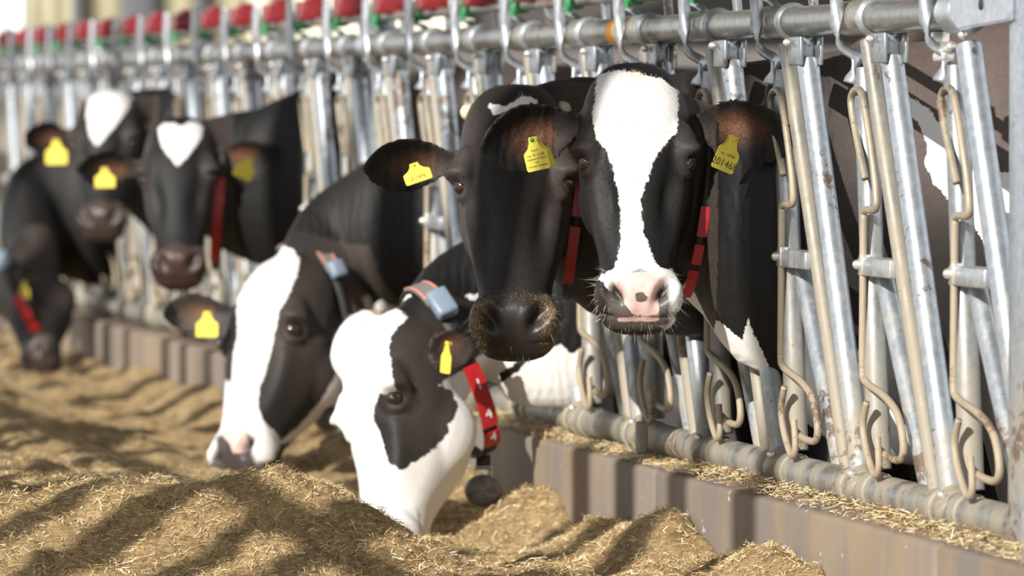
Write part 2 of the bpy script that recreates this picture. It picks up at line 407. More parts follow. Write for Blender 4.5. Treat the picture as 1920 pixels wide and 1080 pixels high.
straw('straw_litter', s_, q_, ZK + .002 + pile * RNG.uniform(.2, 1, len(s_)), 'straw and silage spilled on the kerb top under the fence', lift=.25)
# ------------------------------------------------------------------ feed fence: rails and posts
S_END = -.585; S_FAR = 15.5
fence = empty('feed_fence', FP(2, .06, 0), 'long galvanised feed fence of two horizontal pipes and posts above the kerb', 'fence')
def rail_pts(s0, s1, h, q=0, n=2): return [FP(s0 + (s1 - s0) * i / (n - 1), h, q) for i in range(n)]
panel_edges = [S_END + .02, 4.78, 9.9, S_FAR]
for a, b_ in zip(panel_edges[:-1], panel_edges[1:]):
    MB().tube(rail_pts(a + .02, b_ - .02, ZT), .030, 20).build('top_rail', M['rail'], fence)
    MB().tube(rail_pts(a + .02 - (1.2 if a < 0 else 0), b_ - .02, ZB), .033, 20).build('bottom_rail', M['rail'], fence)
    MB().tube(rail_pts(a - (.8 if a < 0 else 0), b_ - .03, ZT + .078, -.01), .013, 10).build('lock_bar', M['tube_dirty'], fence)
for sp in (4.78, 9.9):
    m = MB(); m.tube([FP(sp, .06, -.03), FP(sp, ZT + .12, -.03)], .034, 16); m.build('post', M['tube'], fence)
    m = MB(); m.tube([FP(sp - .07, ZT, 0), FP(sp + .07, ZT, 0)], .039, 18); m.box(FP(sp, ZT, -.03), (FT, FN, (0, 0, 1)), (.05, .05, .05), .008); m.build('post_clamp', M['plate'], fence)
# end post on the right with its plate
EP = FP(S_END - .44, 0, .02)
m = MB(); m.box((EP[0] + .03, EP[1], .95), (FN, FT, (0, 0, 1)), (.055, .055, .90), .012); m.build('end_post', M['tube_clean'], fence)
pc = FP(S_END - .26, ZT + .026, .045)
def plate_mesh():
    bm = bmesh.new(); out = [(-.17, -.048), (.12, -.060), (.165, -.035), (.165, .04), (.12, .062), (-.17, .062)]
    vs = [bm.verts.new(V3(pc + (FT * a) + np.array([0, 0, b]))) for a, b in out]
    f = bm.faces.new(vs); r = bmesh.ops.extrude_face_region(bm, geom=[f])
    for e in r['geom']:
        if isinstance(e, bmesh.types.BMVert): e.co += V3(FN * .012)
    bmesh.ops.recalc_face_normals(bm, faces=bm.faces[:]); bmesh.ops.bevel(bm, geom=bm.edges[:], offset=.003, segments=2, affect='EDGES')
    me = bpy.data.meshes.new('end_plate'); bm.to_mesh(me); bm.free(); return me
pl = link('end_plate', plate_mesh(), M['plate'], fence, False)
MB().tube([pc + FN * .0125 + FT * -.02 + np.array([0, 0, -.017]), pc + FN * .0140 + FT * -.02 + np.array([0, 0, -.017])], .011, 16).build('bolt_hole', M['strap'], pl)
MB().tube([FP(S_END - .03, ZT, 0), FP(S_END + .05, ZT, 0)], .040, 20).build('end_sleeve', M['plate'], fence)
m = MB(); m.tube([FP(S_END + .10, ZT - .062, .012), FP(S_END + .03, ZT - .062, .012)], .010, 8); m.box(FP(S_END + .10, ZT - .05, .012), (FT, FN, (0, 0, 1)), (.008, .016, .016), .003)
m.box(FP(S_END + .08, ZT - .08, .012), (FT, FN, (0, 0, 1)), (.03, .012, .008), .003); m.build('end_bolt', M['bolt'], fence)
so, ho = on_plane(1145, 75, .03)
MB().tube([FP(so - .05, ZT, 0), FP(so + .06, ZT, 0)], .0306, 20).build('orange_tape', M['orange'], fence)
so, ho = on_plane(1203, 820, .06)                  # pale rounded plate hanging on the bottom pipe
m = MB(); m.box(FP(so, ho, .06), (FT, FN, (0, 0, 1)), (.007, .014, .036), .006); m.build('pipe_bracket', M['plate'], fence)

# ------------------------------------------------------------------ one headlock, then copies
T0 = -PITCHS * 0                                   # template stands at s = 0
def tp(x, y, q): s_, h_ = on_plane(x, y, q); return FP(s_, h_, q)
ORD = ['first', 'second', 'third', 'fourth', 'fifth', 'sixth', 'seventh', 'eighth', 'ninth', 'tenth', 'eleventh', 'twelfth', 'thirteenth', 'fourteenth', 'fifteenth', 'sixteenth',
       'seventeenth', 'eighteenth', 'nineteenth', 'twentieth', 'twenty-first', 'twenty-second', 'twenty-third', 'twenty-fourth', 'twenty-fifth', 'twenty-sixth', 'twenty-seventh']
def make_headlock():
    root = empty('headlock', FP(0, ZB, 0), 'x', 'headlock', 'headlocks along the feed fence')
    A3 = (FT, FN, (0, 0, 1))
    # fixed slanting pipe and the bright one beside it
    MB().tube([tp(1627, 78, .0), tp(1757, 925, .0)], .0158, 14).build('slanting_bar', M['tube_dirty'], root)
    MB().tube([tp(1672, 110, .0), tp(1786, 935, .0)], .0225, 16).build('slanting_bar', M['tube_clean'], root)
    # upright pivoting bar
    va, vb = tp(1622, 128, -.005), tp(1649, 880, -.005)
    d = vb - va; d /= np.linalg.norm(d)
    MB().tube([va, vb], .023, 16).build('upright_bar', M['tube'], root)
    MB().tube([va - d * .0008, va + d * .001], .0175, 14).build('bar_bore', M['device'], root)
    MB().tube([tp(1655, 505, -.02), tp(1744, 920, -.02)], .0195, 14).build('neck_bar', M['tube_clean'], root)
    # cast sleeve on the top pipe with lugs
    m = MB(); m.tube([FP(.13, ZT, 0), FP(-.035, ZT, 0)], .0345, 20); m.build('top_sleeve', M['tube_dirty'], root)
    m = MB(); m.tube([FP(-.032, ZT, 0), FP(-.046, ZT, 0)], .0385, 20); m.build('sleeve_rim', M['plate'], root)
    m = MB(); c = tp(1668, 90, 0)
    for dq in (.0205, -.0205): m.box(c + FN * dq, A3, (.044, .004, .029), .003)
    m.build('sleeve_lug', M['tube'], root)
    MB().box(c + np.array([0, 0, .002]), A3, (.012, .012, .026), .003).build('bar_tongue', M['tube_clean'], root)
    MB().ball(tp(1631, 73, .034), .0085, 10).build('bolt', M['bolt'], root)
    # twisted strap from the lock bar over the top pipe
    pts = smooth_path([FP(.06, ZT + .15, .052), FP(.06, ZT + .06, .050), FP(.06, ZT + .02, .047), FP(.055, ZT - .02, .050), FP(.055, ZT - .055, .040), FP(.05, ZT - .075, .012), FP(.048, ZT - .10, .018), FP(.05, ZT - .125, .024)], 6)
    wid = []
    for i in range(len(pts)):
        k = i / (len(pts) - 1); a = .15 + 1.35 * math.sin(k * 7.0); wid.append(FT * math.cos(a) + FN * math.sin(a))
    MB().ribbon(pts, wid, .025, .0075).build('twisted_strap', M['plate'], root)
    # bent rod: a long loop above, a straight run, an open loop below
    q = .020
    loop = [(1622, 335), (1601, 230), (1596, 185), (1606, 168), (1618, 185), (1636, 300), (1643, 370), (1640, 393), (1622, 395), (1619, 420), (1618, 560), (1617, 690)]
    MB().tube(smooth_path([tp(x, y, q) for x, y in loop], 5), .0076, 8).build('loop_rod', M['rod'], root)
    low = [(1617, 690), (1622, 715), (1660, 745), (1684, 780), (1694, 835), (1688, 862), (1664, 856), (1648, 842)]
    MB().tube(smooth_path([tp(x, y, q) for x, y in low], 5), .0074, 8).build('loop_rod', M['rod'], root)
    for pa in ([(1625, 755), (1618, 800), (1626, 850), (1640, 890), (1648, 875), (1645, 820)],):
        MB().tube(smooth_path([tp(x, y, q + .012) for x, y in pa], 5), .0070, 8).build('bottom_hook', M['rod'], root)
    # bracket holding the bars half way up
    c = tp(1660, 502, .0); MB().box(c, A3, (.105, .024, .0175), .003).build('bracket', M['plate'], root)
    m = MB(); b0 = tp(1607, 496, .03); m.ball(b0, .0095, 10); m.box(b0 - FN * .012 + FT * -.01, A3, (.010, .009, .020), .002); m.build('bolt', M['bolt'], root)
    # foot rings on the bottom pipe
    sb = np.dot(tp(1786, 940, 0) - F0, FT); m = MB()
    m.tube([FP(sb + .03, ZB, 0), FP(sb + .055, ZB, 0)], .0385, 18); m.tube([FP(sb - .035, ZB, 0), FP(sb - .01, ZB, 0)], .0385, 18); m.build('foot_ring', M['tube_dirty'], root)
    m = MB(); m.tube([tp(1786, 925, 0), tp(1790, 968, .01)], [.021, .036], 14); m.build('foot_socket', M['tube_dirty'], root)
    MB().ball(tp(1766, 928, .03), .009, 10).build('bolt', M['bolt'], root)
    sv_ = np.dot(vb - F0, FT); m = MB(); m.tube([FP(sv_ - .02, ZB, 0), FP(sv_ + .02, ZB, 0)], .0375, 18); m.build('foot_ring', M['tube'], root)
    # catch on the lock bar
    m = MB(); m.box(FP(-.02, ZT + .112, .005), A3, (.05, .036, .028), .006); m.box(FP(-.02, ZT + .145, -.005), A3, (.04, .022, .010), .004); m.build('red_catch', M['red'], root)
    m = MB(); m.tube([FP(.12, ZT + .078, -.01), FP(.21, ZT + .078, -.01)], .021, 12); m.box(FP(.165, ZT + .098, .0), A3, (.03, .016, .014), .004); m.box(FP(.16, ZT + .06, .015), A3, (.018, .010, .012), .003); m.build('green_clip', M['green'], root)
    pb = smooth_path([FP(.19, ZT + .08, .012), FP(.17, ZT + .055, .015), FP(.13, ZT + .045, .0), FP(.10, ZT + .03, -.01)], 5)
    MB().ribbon(pb, [FN] * len(pb), .018, .006).build('curved_bracket', M['plate'], root)
    MB().tube([FP(-.13, ZT, -.02), FP(-.13, ZT + .08, -.012)], .010, 8).build('stub', M['tube'], root)
    return root
def kids(o): return [c for c in bpy.data.objects if c.parent == o]
lock0 = make_headlock(); lock_parts = kids(lock0)
def copy_lock(k, skip=()):
    r = lock0.copy(); C.objects.link(r); r.location = V3(np.array(lock0.location) + FT * PITCHS * k)
    for c in lock_parts:
        if c.name.split('.')[0] in skip: continue
        n = c.copy(); C.objects.link(n); n.parent = r; n.matrix_parent_inverse = c.matrix_parent_inverse.copy()
    return r
NL = 23
for k in range(-1, NL):
    if k == 0: r = lock0
    elif k == -1:
        r = copy_lock(k, ('top_sleeve', 'sleeve_rim', 'sleeve_lug', 'bar_tongue', 'slanting_bar'))
        MB().tube([tp(1643, 92, 0) - FT * PITCHS, tp(1757, 932, 0) - FT * PITCHS], .0235, 16).build('slanting_bar', M['tube_clean'], r)
    else: r = copy_lock(k)
    i = k + 1
    extra = {0: 'galvanised headlock right beside the thick end post', 1: 'galvanised headlock with rust streaks, second from the right end post', 2: 'galvanised headlock by the raised ear of the white-blazed cow'}
    r['label'] = extra.get(i, 'galvanised steel headlock of bars, %s counted from the right end post' % ORD[i])
# ------------------------------------------------------------------ cows
def coat_mat(name, nose_dark, dusty):
    def f(nt, b):
        g = coords(nt)
        fine = noise(nt, 150, 3, .7, g); hair = noise(nt, 1.0, 3, .6, nd(nt, 'ShaderNodeMapping', {'Vector': g, 'Scale': (420, 420, 130)}).outputs[0])
        jag = noise(nt, 55, 4, .7, g)
        th = math_(nt, 'ADD', math_(nt, 'MULTIPLY', math_(nt, 'SUBTRACT', jag, .5), .020), math_(nt, 'MULTIPLY', math_(nt, 'SUBTRACT', hair, .5), .008))
        def step(a): return math_(nt, 'MULTIPLY', math_(nt, 'ADD', math_(nt, 'ADD', attr(nt, a), th), .0008), 600.0, clamp=True)
        big = noise(nt, 4, 3, .5, g)
        dust = math_(nt, 'MULTIPLY', attr(nt, 'dust'), math_(nt, 'ADD', math_(nt, 'MULTIPLY', big, .6), .7), clamp=True)
        blk = mix(nt, hair, (.0032, .0030, .0030), (.0095, .009, .009))
        dst = mix(nt, fine, (.065, .048, .041), (.14, .108, .094))
        blk = mix(nt, dust, blk, dst)
        wht = mix(nt, math_(nt, 'MULTIPLY', hair, .4), (.76, .75, .73), (.62, .60, .56))
        wht = mix(nt, math_(nt, 'MULTIPLY', attr(nt, 'stain'), fine, clamp=True), wht, (.62, .50, .34))
        col = mix(nt, step('sdw'), blk, wht)
        col = mix(nt, math_(nt, 'MULTIPLY', attr(nt, 'earin'), math_(nt, 'ADD', math_(nt, 'MULTIPLY', fine, 1.6), -.25), clamp=True), col, (.27, .125, .070))
        skin = mix(nt, fine, tuple(c * .7 for c in nose_dark), tuple(c * 1.4 for c in nose_dark))
        pink = mix(nt, fine, (.60, .37, .33), (.80, .56, .51))
        ps = math_(nt, 'MULTIPLY', math_(nt, 'ADD', attr(nt, 'sdp'), math_(nt, 'MULTIPLY', math_(nt, 'SUBTRACT', jag, .5), .010)), 400.0, clamp=True)
        nose = mix(nt, ps, skin, pink)
        col = mix(nt, attr(nt, 'nose'), col, nose)
        sp2 = noise(nt, 300, 4, .75, g)
        dm = math_(nt, 'MULTIPLY', math_(nt, 'SUBTRACT', math_(nt, 'ADD', math_(nt, 'MULTIPLY', attr(nt, 'dirt'), .55), sp2), .76), 5.0, clamp=True)
        col = mix(nt, math_(nt, 'MULTIPLY', dm, .9), col, mix(nt, jag, (.22, .13, .05), (.62, .44, .20)))
        col = mix(nt, attr(nt, 'recess_shade'), col, (.012, .007, .006))  # shade of nostrils, eye sockets and mouth line painted into the coat colour
        setc(nt, b, col)
        r = math_(nt, 'SUBTRACT', .58, math_(nt, 'MULTIPLY', attr(nt, 'nose'), .28)); nt.links.new(r, b.inputs['Roughness'])
        b.inputs['Specular IOR Level'].default_value = .30
        b.inputs['Sheen Weight'].default_value = .025; b.inputs['Sheen Roughness'].default_value = .4
        wr = nd(nt, 'ShaderNodeTexWave', {'Vector': g, 'Scale': 13.0, 'Distortion': 7.0, 'Detail': 3.0}, wave_type='BANDS', bands_direction='X').outputs['Fac']
        h = math_(nt, 'ADD', math_(nt, 'MULTIPLY', hair, .35), math_(nt, 'MULTIPLY', math_(nt, 'MULTIPLY', wr, attr(nt, 'wrinkle')), .9))
        bump(nt, b, h, .55, .004)
    return mat(name, f)
EYE = None
def eye_mat():
    def f(nt, b):
        setc(nt, b, (.020, .011, .008)); b.inputs['Roughness'].default_value = .08; b.inputs['Coat Weight'].default_value = 1.0; b.inputs['Coat Roughness'].default_value = .03
    return mat('dark_eye', f)
M['eye'] = eye_mat()
M['eyelid'] = plain('eye_corner', (.05, .02, .016), .5)
M['whisker'] = plain('pale_whisker', (.70, .66, .58), .5)

HEAD = np.array([  # t, half width, front, back
 (-.045, .030, -.085, -.120), (-.035, .052, -.055, -.140), (-.018, .072, -.030, -.165), (.010, .090, -.004, -.190), (.045, .101, .014, -.205), (.085, .107, .026, -.212),
 (.130, .110, .032, -.218), (.175, .112, .031, -.228), (.215, .108, .026, -.236), (.255, .099, .019, -.236), (.295, .089, .012, -.222), (.335, .079, .007, -.195),
 (.375, .0715, .005, -.165), (.405, .069, .006, -.146), (.430, .072, .009, -.134), (.452, .078, .009, -.128), (.472, .081, .002, -.124), (.490, .079, -.014, -.120),
 (.505, .071, -.034, -.116), (.516, .056, -.056, -.108), (.522, .034, -.072, -.098)])
def head_loft(fr, wmul=1.0):
    o, U, W, T, sc = fr; n = 40; tt = np.concatenate([HEAD[:, 0]]); v = []; f = []
    for (t, a, wf, wb) in HEAD:
        wc = (wf + wb) / 2; hd = (wf - wb) / 2; a = a * wmul
        for k in range(n):
            th = 2 * math.pi * k / n; c, s = math.cos(th), math.sin(th)
            e = 2 / 2.7 if s > 0 else 2 / 2.1
            x = math.copysign(abs(c) ** (2 / 2.3), c); y = math.copysign(abs(s) ** e, s)
            # narrower jaw, widest in the upper third
            wdt = a * (1.0 - .34 * max(0, -y) ** 1.3 * (1 if .1 < t < .42 else .6))
            v.append(o + (U * x * wdt + W * (wc + y * hd) + T * t) * sc)
    m = len(HEAD)
    for i in range(m - 1):
        for k in range(n): f.append((i * n + k, i * n + (k + 1) % n, (i + 1) * n + (k + 1) % n, (i + 1) * n + k))
    f.append(tuple(range(n))[::-1]); f.append(tuple((m - 1) * n + k for k in range(n)))
    return v, f
def oval_loft(pts, rw, rh, up=(0, 0, 1), n=28, per=5, sq=1.0):   # smooth oval tube; rw across, rh in the vertical plane
    P = smooth_path(pts, per); W_ = np.array(smooth_path([(a, b, 0) for a, b in zip(rw, rh)], per))
    v = []; f = []; up = np.array(up, float)
    for i, p in enumerate(P):
        d = P[min(i + 1, len(P) - 1)] - P[max(i - 1, 0)]; d /= np.linalg.norm(d)
        s = np.cross(d, up); s /= np.linalg.norm(s); u = np.cross(s, d)
        for k in range(n):
            a = 2 * math.pi * k / n; v.append(p + s * math.cos(a) * W_[i][0] + u * math.sin(a) * W_[i][1])
    m = len(P)
    for i in range(m - 1):
        for k in range(n): f.append((i * n + k, i * n + (k + 1) % n, (i + 1) * n + (k + 1) % n, (i + 1) * n + k))
    f.append(tuple(range(n))[::-1]); f.append(tuple((m - 1) * n + k for k in range(n)))
    return v, f
EARP = np.array([(0, .30), (.10, .42), (.25, .74), (.45, .98), (.62, 1.0), (.78, .84), (.90, .56), (.97, .30), (1.0, .10)])
def ear_loft(root, tip, face, wid, cup=.55, bend=.10, thick=.015):
    root = np.array(root); tip = np.array(tip); D = tip - root; L = np.linalg.norm(D); D /= L
    face = np.array(face, float); face -= D * np.dot(face, D); face /= np.linalg.norm(face); A = np.cross(face, D)
    na, nb = 18, 13; fr = []; bk = []
    for i in range(na):
        a = i / (na - 1); hw = np.interp(a, EARP[:, 0], EARP[:, 1]) * wid / 2
        for j in range(nb):
            b = -1 + 2 * j / (nb - 1); rec = cup * hw * (1 - b * b) * (1.15 - .5 * a)
            p = root + D * (a * L) + A * (b * hw) - face * (rec + bend * L * a * a)
            th = thick * (1 - .45 * abs(b) ** 3); fr.append(p + face * th * .5); bk.append(p - face * th * .5)
    v = fr + bk; f = []; N = na * nb
    for i in range(na - 1):
        for j in range(nb - 1):
            q = (i * nb + j, i * nb + j + 1, (i + 1) * nb + j + 1, (i + 1) * nb + j); f.append(q); f.append(tuple(x + N for x in q[::-1]))
    ring = [j for j in range(nb)] + [i * nb + nb - 1 for i in range(1, na)] + [(na - 1) * nb + j for j in range(nb - 2, -1, -1)] + [i * nb for i in range(na - 2, 0, -1)]
    for k in range(len(ring)):
        a, b = ring[k], ring[(k + 1) % len(ring)]; f.append((b, a, a + N, b + N))
    return v, f
def fix_normals(v, f):
    bm = bmesh.new(); vs = [bm.verts.new(V3(p)) for p in v]
    for q in f:
        try: bm.faces.new([vs[i] for i in q])
        except ValueError: pass
    bmesh.ops.recalc_face_normals(bm, faces=bm.faces[:]); return bm
def remesh(shells, voxel):
    bm = bmesh.new(); me = bpy.data.meshes.new('t')
    for v, f in shells:
        b2 = fix_normals(v, f); t = bpy.data.meshes.new('t2'); b2.to_mesh(t); b2.free(); bm.from_mesh(t); bpy.data.meshes.remove(t)
    bm.to_mesh(me); bm.free()
    o = bpy.data.objects.new('t', me); C.objects.link(o); md = o.modifiers.new('r', 'REMESH'); md.mode = 'VOXEL'; md.voxel_size = voxel
    ev = o.evaluated_get(bpy.context.evaluated_depsgraph_get()); out = bpy.data.meshes.new_from_object(ev)
    C.objects.unlink(o); bpy.data.objects.remove(o); return out
def co(me): a = np.empty(len(me.vertices) * 3, np.float32); me.vertices.foreach_get('co', a); return a.reshape(-1, 3).astype(np.float64)
def edges_(me): a = np.empty(len(me.edges) * 2, np.int32); me.edges.foreach_get('vertices', a); return a.reshape(-1, 2)
def vnorm(me): a = np.empty(len(me.vertices) * 3, np.float32); me.vertices.foreach_get('normal', a); return a.reshape(-1, 3).astype(np.float64)
def smooth_(P, E, it, lam=.5, wgt=None):
    n = len(P); deg = np.bincount(E.ravel(), minlength=n).astype(float)[:, None]
    for k in range(it):
        S = np.stack([np.bincount(E[:, 0], P[E[:, 1], c], n) + np.bincount(E[:, 1], P[E[:, 0], c], n) for c in range(3)], 1) / deg
        P = P + (S - P) * (lam if wgt is None else lam * wgt[:, None])
    return P
def sd_poly(x, y, poly):                           # signed distance, positive inside
    poly = np.array(poly, float); d = np.full(len(x), 1e9); ins = np.zeros(len(x), bool); n = len(poly)
    for i in range(n):
        a = poly[i]; b = poly[(i + 1) % n]; e = b - a; L = (e @ e) + 1e-12
        t = np.clip(((x - a[0]) * e[0] + (y - a[1]) * e[1]) / L, 0, 1)
        d = np.minimum(d, np.hypot(x - a[0] - t * e[0], y - a[1] - t * e[1]))
        c = ((a[1] > y) != (b[1] > y)) & (x < (b[0] - a[0]) * (y - a[1]) / (b[1] - a[1] + 1e-12) + a[0]); ins ^= c
    return np.where(ins, d, -d)
def flat(poly, Y):                                 # photograph outline -> outline (x, z) of a coat marking at distance Y
    return [(p[0], p[2]) for p in (UP(a, b, Y) for a, b in poly)]
def head_frame(poll, muz, yaw_face, wscale=1.0):
    """poll and muzzle end as points; yaw_face: rough direction the forehead looks."""
    T = muz - poll; L = np.linalg.norm(T); T /= L; W = np.array(yaw_face, float); W -= T * np.dot(W, T); W /= np.linalg.norm(W); U = np.cross(T, W)
    if U[0] < 0: U = -U
    return (poll, U, W, T, L / .515)
COWS = {}
def make_cow(name, label, fr, ears, neck, neck_r, torso_q, s_cross, voxel, marks, pinks=(), nose=(.06, .045, .04), dusty=.0, dust_torso=.0, dirt=.3, horns=False, tz=(.72, 1.47), wm=1.0,
             stain=0, wrinkle=.5, fur=0, pinkspots=(), torso_w=.25, sdw_neck=(), eye_open=1.0, legs=True, whiskers=0, under=None, torso_dz=0, extra=()):
    o, U, W, T, sc = fr
    hl = lambda u, t, w_: o + (U * u + T * t + W * w_) * sc
    shells = [head_loft(fr, wm)]
    for sg in (-1, 1):                              # brow and cheek bulges
        shells.append(oval_loft([hl(sg * .078, .120, -.016), hl(sg * .0905, .165, -.018), hl(sg * .085, .215, -.028)], [.026 * sc, .034 * sc, .022 * sc], [.028 * sc, .036 * sc, .02 * sc], up=W, n=16))
        shells.append(oval_loft([hl(sg * .060, .16, -.10), hl(sg * .068, .23, -.145), hl(sg * .048, .31, -.125)], [.035 * sc, .042 * sc, .025 * sc], [.06 * sc, .075 * sc, .04 * sc], up=W, n=16))
        shells.append(oval_loft([hl(sg * .050, .425, -.028), hl(sg * .058, .465, -.045), hl(sg * .04, .500, -.06)], [.022 * sc, .030 * sc, .02 * sc], [.03 * sc, .036 * sc, .02 * sc], up=W, n=14))
    for ps, w1, h1 in extra: shells.append(oval_loft([hl(*p) for p in ps], [x * sc for x in w1], [x * sc for x in h1], up=W, n=20))
    # neck
    base = hl(0, .10, -.12)
    pts = [hl(0, .13, -.05), base] + [np.array(p) for p in neck]
    rw = [.070 * sc, .085 * sc] + [r[0] for r in neck_r]; rh = [.09 * sc, .125 * sc] + [r[1] for r in neck_r]
    shells.append(oval_loft(pts, rw, rh, per=6))
    # trunk behind the fence
    zc = (tz[0] + tz[1]) / 2; hh = (tz[1] - tz[0]) / 2
    TP = lambda q, z: FP(s_cross + torso_dz, z, q + torso_q)
    shells.append(oval_loft([TP(-.20, zc + .02), TP(-.42, zc + .02), TP(-.75, zc), TP(-1.2, zc - .03), TP(-1.65, zc), TP(-1.95, zc + .05), TP(-2.08, zc + .08)],
                            [.10, torso_w * .86, torso_w, torso_w * 1.12, torso_w * 1.05, torso_w * .8, .10], [.22, hh * .93, hh, hh * 1.05, hh * .95, hh * .68, .16], n=36))
    if under: shells.append(oval_loft([TP(-.06, under + .26), TP(-.20, under + .19), TP(-.40, under + .175), TP(-.62, under + .20)], [.05, .12, .15, .08], [.10, .16, .175, .12], n=24))
    if legs:
        for q, hind in ((-.52, 0), (-1.78, 1)):
            for sg in (-1, 1):
                s0 = s_cross + torso_dz + sg * .15; b0 = lambda dq, z: FP(s0, z, q + dq + torso_q)
                if not hind: shells.append(oval_loft([b0(0, zc - .05), b0(.02, .68), b0(.0, .42), b0(.01, .36), b0(0, .20), b0(.03, .13), b0(.04, .062)], [.10, .085, .050, .044, .032, .042, .052], [.14, .10, .055, .048, .036, .048, .060], up=-FN, n=16))
                else: shells.append(oval_loft([b0(.05, zc), b0(.08, .78), b0(-.02, .58), b0(-.10, .46), b0(-.06, .22), b0(-.03, .13), b0(-.01, .062)], [.12, .10, .055, .045, .036, .044, .052], [.22, .16, .075, .055, .042, .05, .06], up=-FN, n=16))
    for e in ears: shells.append(ear_loft(*e))
    me = remesh(shells, voxel); P = co(me); E = edges_(me); P = smooth_(P, E, 3, .5)
    me.vertices.foreach_set('co', P.astype(np.float32).ravel()); me.update(); N = vnorm(me)
    # head coordinates, sculpting
    R = (P - o) / sc; u = R @ U; t = R @ T; w_ = R @ W
    inhead = (t > -.06) & (t < .56) & (w_ > -.27) & (np.abs(u) < .16)
    eard = np.full(len(P), 1e9); earin = np.zeros(len(P)); rim = np.zeros(len(P))
    for (rt, tip, face, wid, *_) in ears:
        rt = np.array(rt); tip = np.array(tip); D = tip - rt; L = np.linalg.norm(D); D /= L; r = P - rt; a = r @ D / L; F_ = np.array(face, float); F_ -= D * (F_ @ D); F_ /= np.linalg.norm(F_)
        A = np.cross(F_, D); hw = np.interp(np.clip(a, 0, 1), EARP[:, 0], EARP[:, 1]) * wid / 2; b = (r @ A) / (hw + 1e-6)
        m = (a > .24) & (a < 1.02) & (np.abs(b) < 1.1); eard = np.where(m & (np.abs(r @ F_) < .075), 0, eard)
        inn = m & ((N @ F_) > .15) & (np.abs(r @ F_) < .075)
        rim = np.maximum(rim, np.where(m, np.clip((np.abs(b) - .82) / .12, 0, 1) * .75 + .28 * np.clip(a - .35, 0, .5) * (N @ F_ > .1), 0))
        earin = np.maximum(earin, np.where(inn, np.clip(1.1 - np.abs(b - .1) / .62, 0, 1) * np.clip(1.1 - np.abs(a - .40) / .34, 0, 1), 0))
    onhead = inhead & (eard > 0)
    dsp = np.zeros((len(P), 3)); recess_shade = np.zeros(len(P))
    for sg in (-1, 1):
        # nostril: slanting comma
        du = (u - sg * .0475) * sg; dt = t - .462; ca, sa = math.cos(.62), math.sin(.62)
        x1 = du * ca + dt * sa; x2 = -du * sa + dt * ca
        e2 = (x1 / .0125) ** 2 + ((x2 + 0 * x1) / .027) ** 2
        gate = onhead & (w_ > -.075) & (t > .40)
        k = np.where(gate, np.exp(-e2 ** 1.3), 0); dsp += (-W * .75 - U * sg * .25)[None] * (k * .026)[:, None]; recess_shade = np.maximum(recess_shade, np.where(gate, np.clip(1.7 * np.exp(-e2 * 1.5) - .35, 0, 1), 0))
        rim = np.where(gate, np.exp(-((np.sqrt(e2) - 1.75) / .45) ** 2), 0); dsp += N * (rim * .0028)[:, None]
        # eye socket and lids
        d3 = np.sqrt(((u - sg * .113 * wm) / 1.0) ** 2 + ((t - .192) / .85) ** 2 + ((w_ + .012) / 1.1) ** 2)
        g2 = onhead & (np.abs(u) > .055)
        k = np.where(g2, np.exp(-(d3 / .020) ** 4), 0); dsp += (-U * sg)[None] * (k * .012)[:, None]
        recess_shade = np.maximum(recess_shade, k * .5)
        up_ = np.where(t < .192, 1.0, .62); k = np.where(g2, np.exp(-((d3 - .031) / .010) ** 2), 0); dsp += N * (k * .0042 * up_)[:, None]
        k = np.where(g2, np.exp(-(((u - sg * .108) / .03) ** 2 + ((t - .166) / .012) ** 2 + ((w_ - .0) / .028) ** 2)), 0); dsp += (N + (-T * -.5)[None]) * (k * .011)[:, None]
        k = np.where(g2, np.exp(-((d3 - .052) / .008) ** 2), 0); dsp -= N * (k * .0012)[:, None]
        # ridge running down from the eye and the hollow in front of it
        cu = sg * (.088 - .17 * (t - .22)); k = np.where(onhead & (t > .21) & (t < .42), np.exp(-((u - cu) / .010) ** 2) * np.exp(-((w_ + .035) / .05) ** 2) * np.clip((t - .21) / .03, 0, 1) * np.clip((.42 - t) / .08, 0, 1), 0); dsp += N * (k * .009)[:, None]
        cu = sg * (.062 - .12 * (t - .22)); k = np.where(onhead & (w_ > -.03), np.exp(-((u - cu) / .014) ** 2) * np.exp(-((t - .275) / .05) ** 2), 0); dsp -= N * (k * .011)[:, None]
    # mouth
    ml = .500 - .45 * np.clip(-.040 - w_, 0, .2) * .9
    k = np.where(onhead & (w_ < -.036) & (w_ > -.135) & (t > .40), np.exp(-((t - ml) / .0045) ** 2), 0); dsp -= N * (k * .008)[:, None]; recess_shade = np.maximum(recess_shade, k * .55)
    # forehead dip and poll tuft
    k = np.where(onhead & (w_ > -.05), np.exp(-(u / .035) ** 2) * np.exp(-((t - .30) / .07) ** 2), 0); dsp += N * (k * .003)[:, None]
    P2 = P + dsp * sc; P2 = smooth_(P2, E, 1, .35)
    # small folds on neck
    me.vertices.foreach_set('co', P2.astype(np.float32).ravel()); me.update()
    # coat
    sdw = np.full(len(P), -.2)
    hx = (t > -.08) & (t < .60) & (w_ > -.40) & (np.abs(u) < .26)
    for kind, Y, poly in marks:
        s_ = sd_poly(P[:, 0], P[:, 2], flat(poly, Y)); gate = np.ones(len(P), bool)
        if kind == 'head': gate = inhead & (eard > 0)
        elif kind == 'face': gate = inhead & (eard > 0) & (w_ > -.055)
        elif kind == 'body': gate = ~inhead & (eard > 0)
        elif kind in ('black', 'blackhead'):
            g = (eard > 0) if kind == 'black' else (inhead & (eard > 0)); sdw = np.where(g, np.minimum(sdw, -s_), sdw); continue
        sdw = np.where(gate, np.maximum(sdw, s_), sdw)
    sdp = np.full(len(P), -.05)
    for Y, poly in pinks: sdp = np.maximum(sdp, sd_poly(P[:, 0], P[:, 2], flat(poly, Y)))
    for Y, poly in pinkspots: sdp = np.minimum(sdp, -sd_poly(P[:, 0], P[:, 2], flat(poly, Y)))
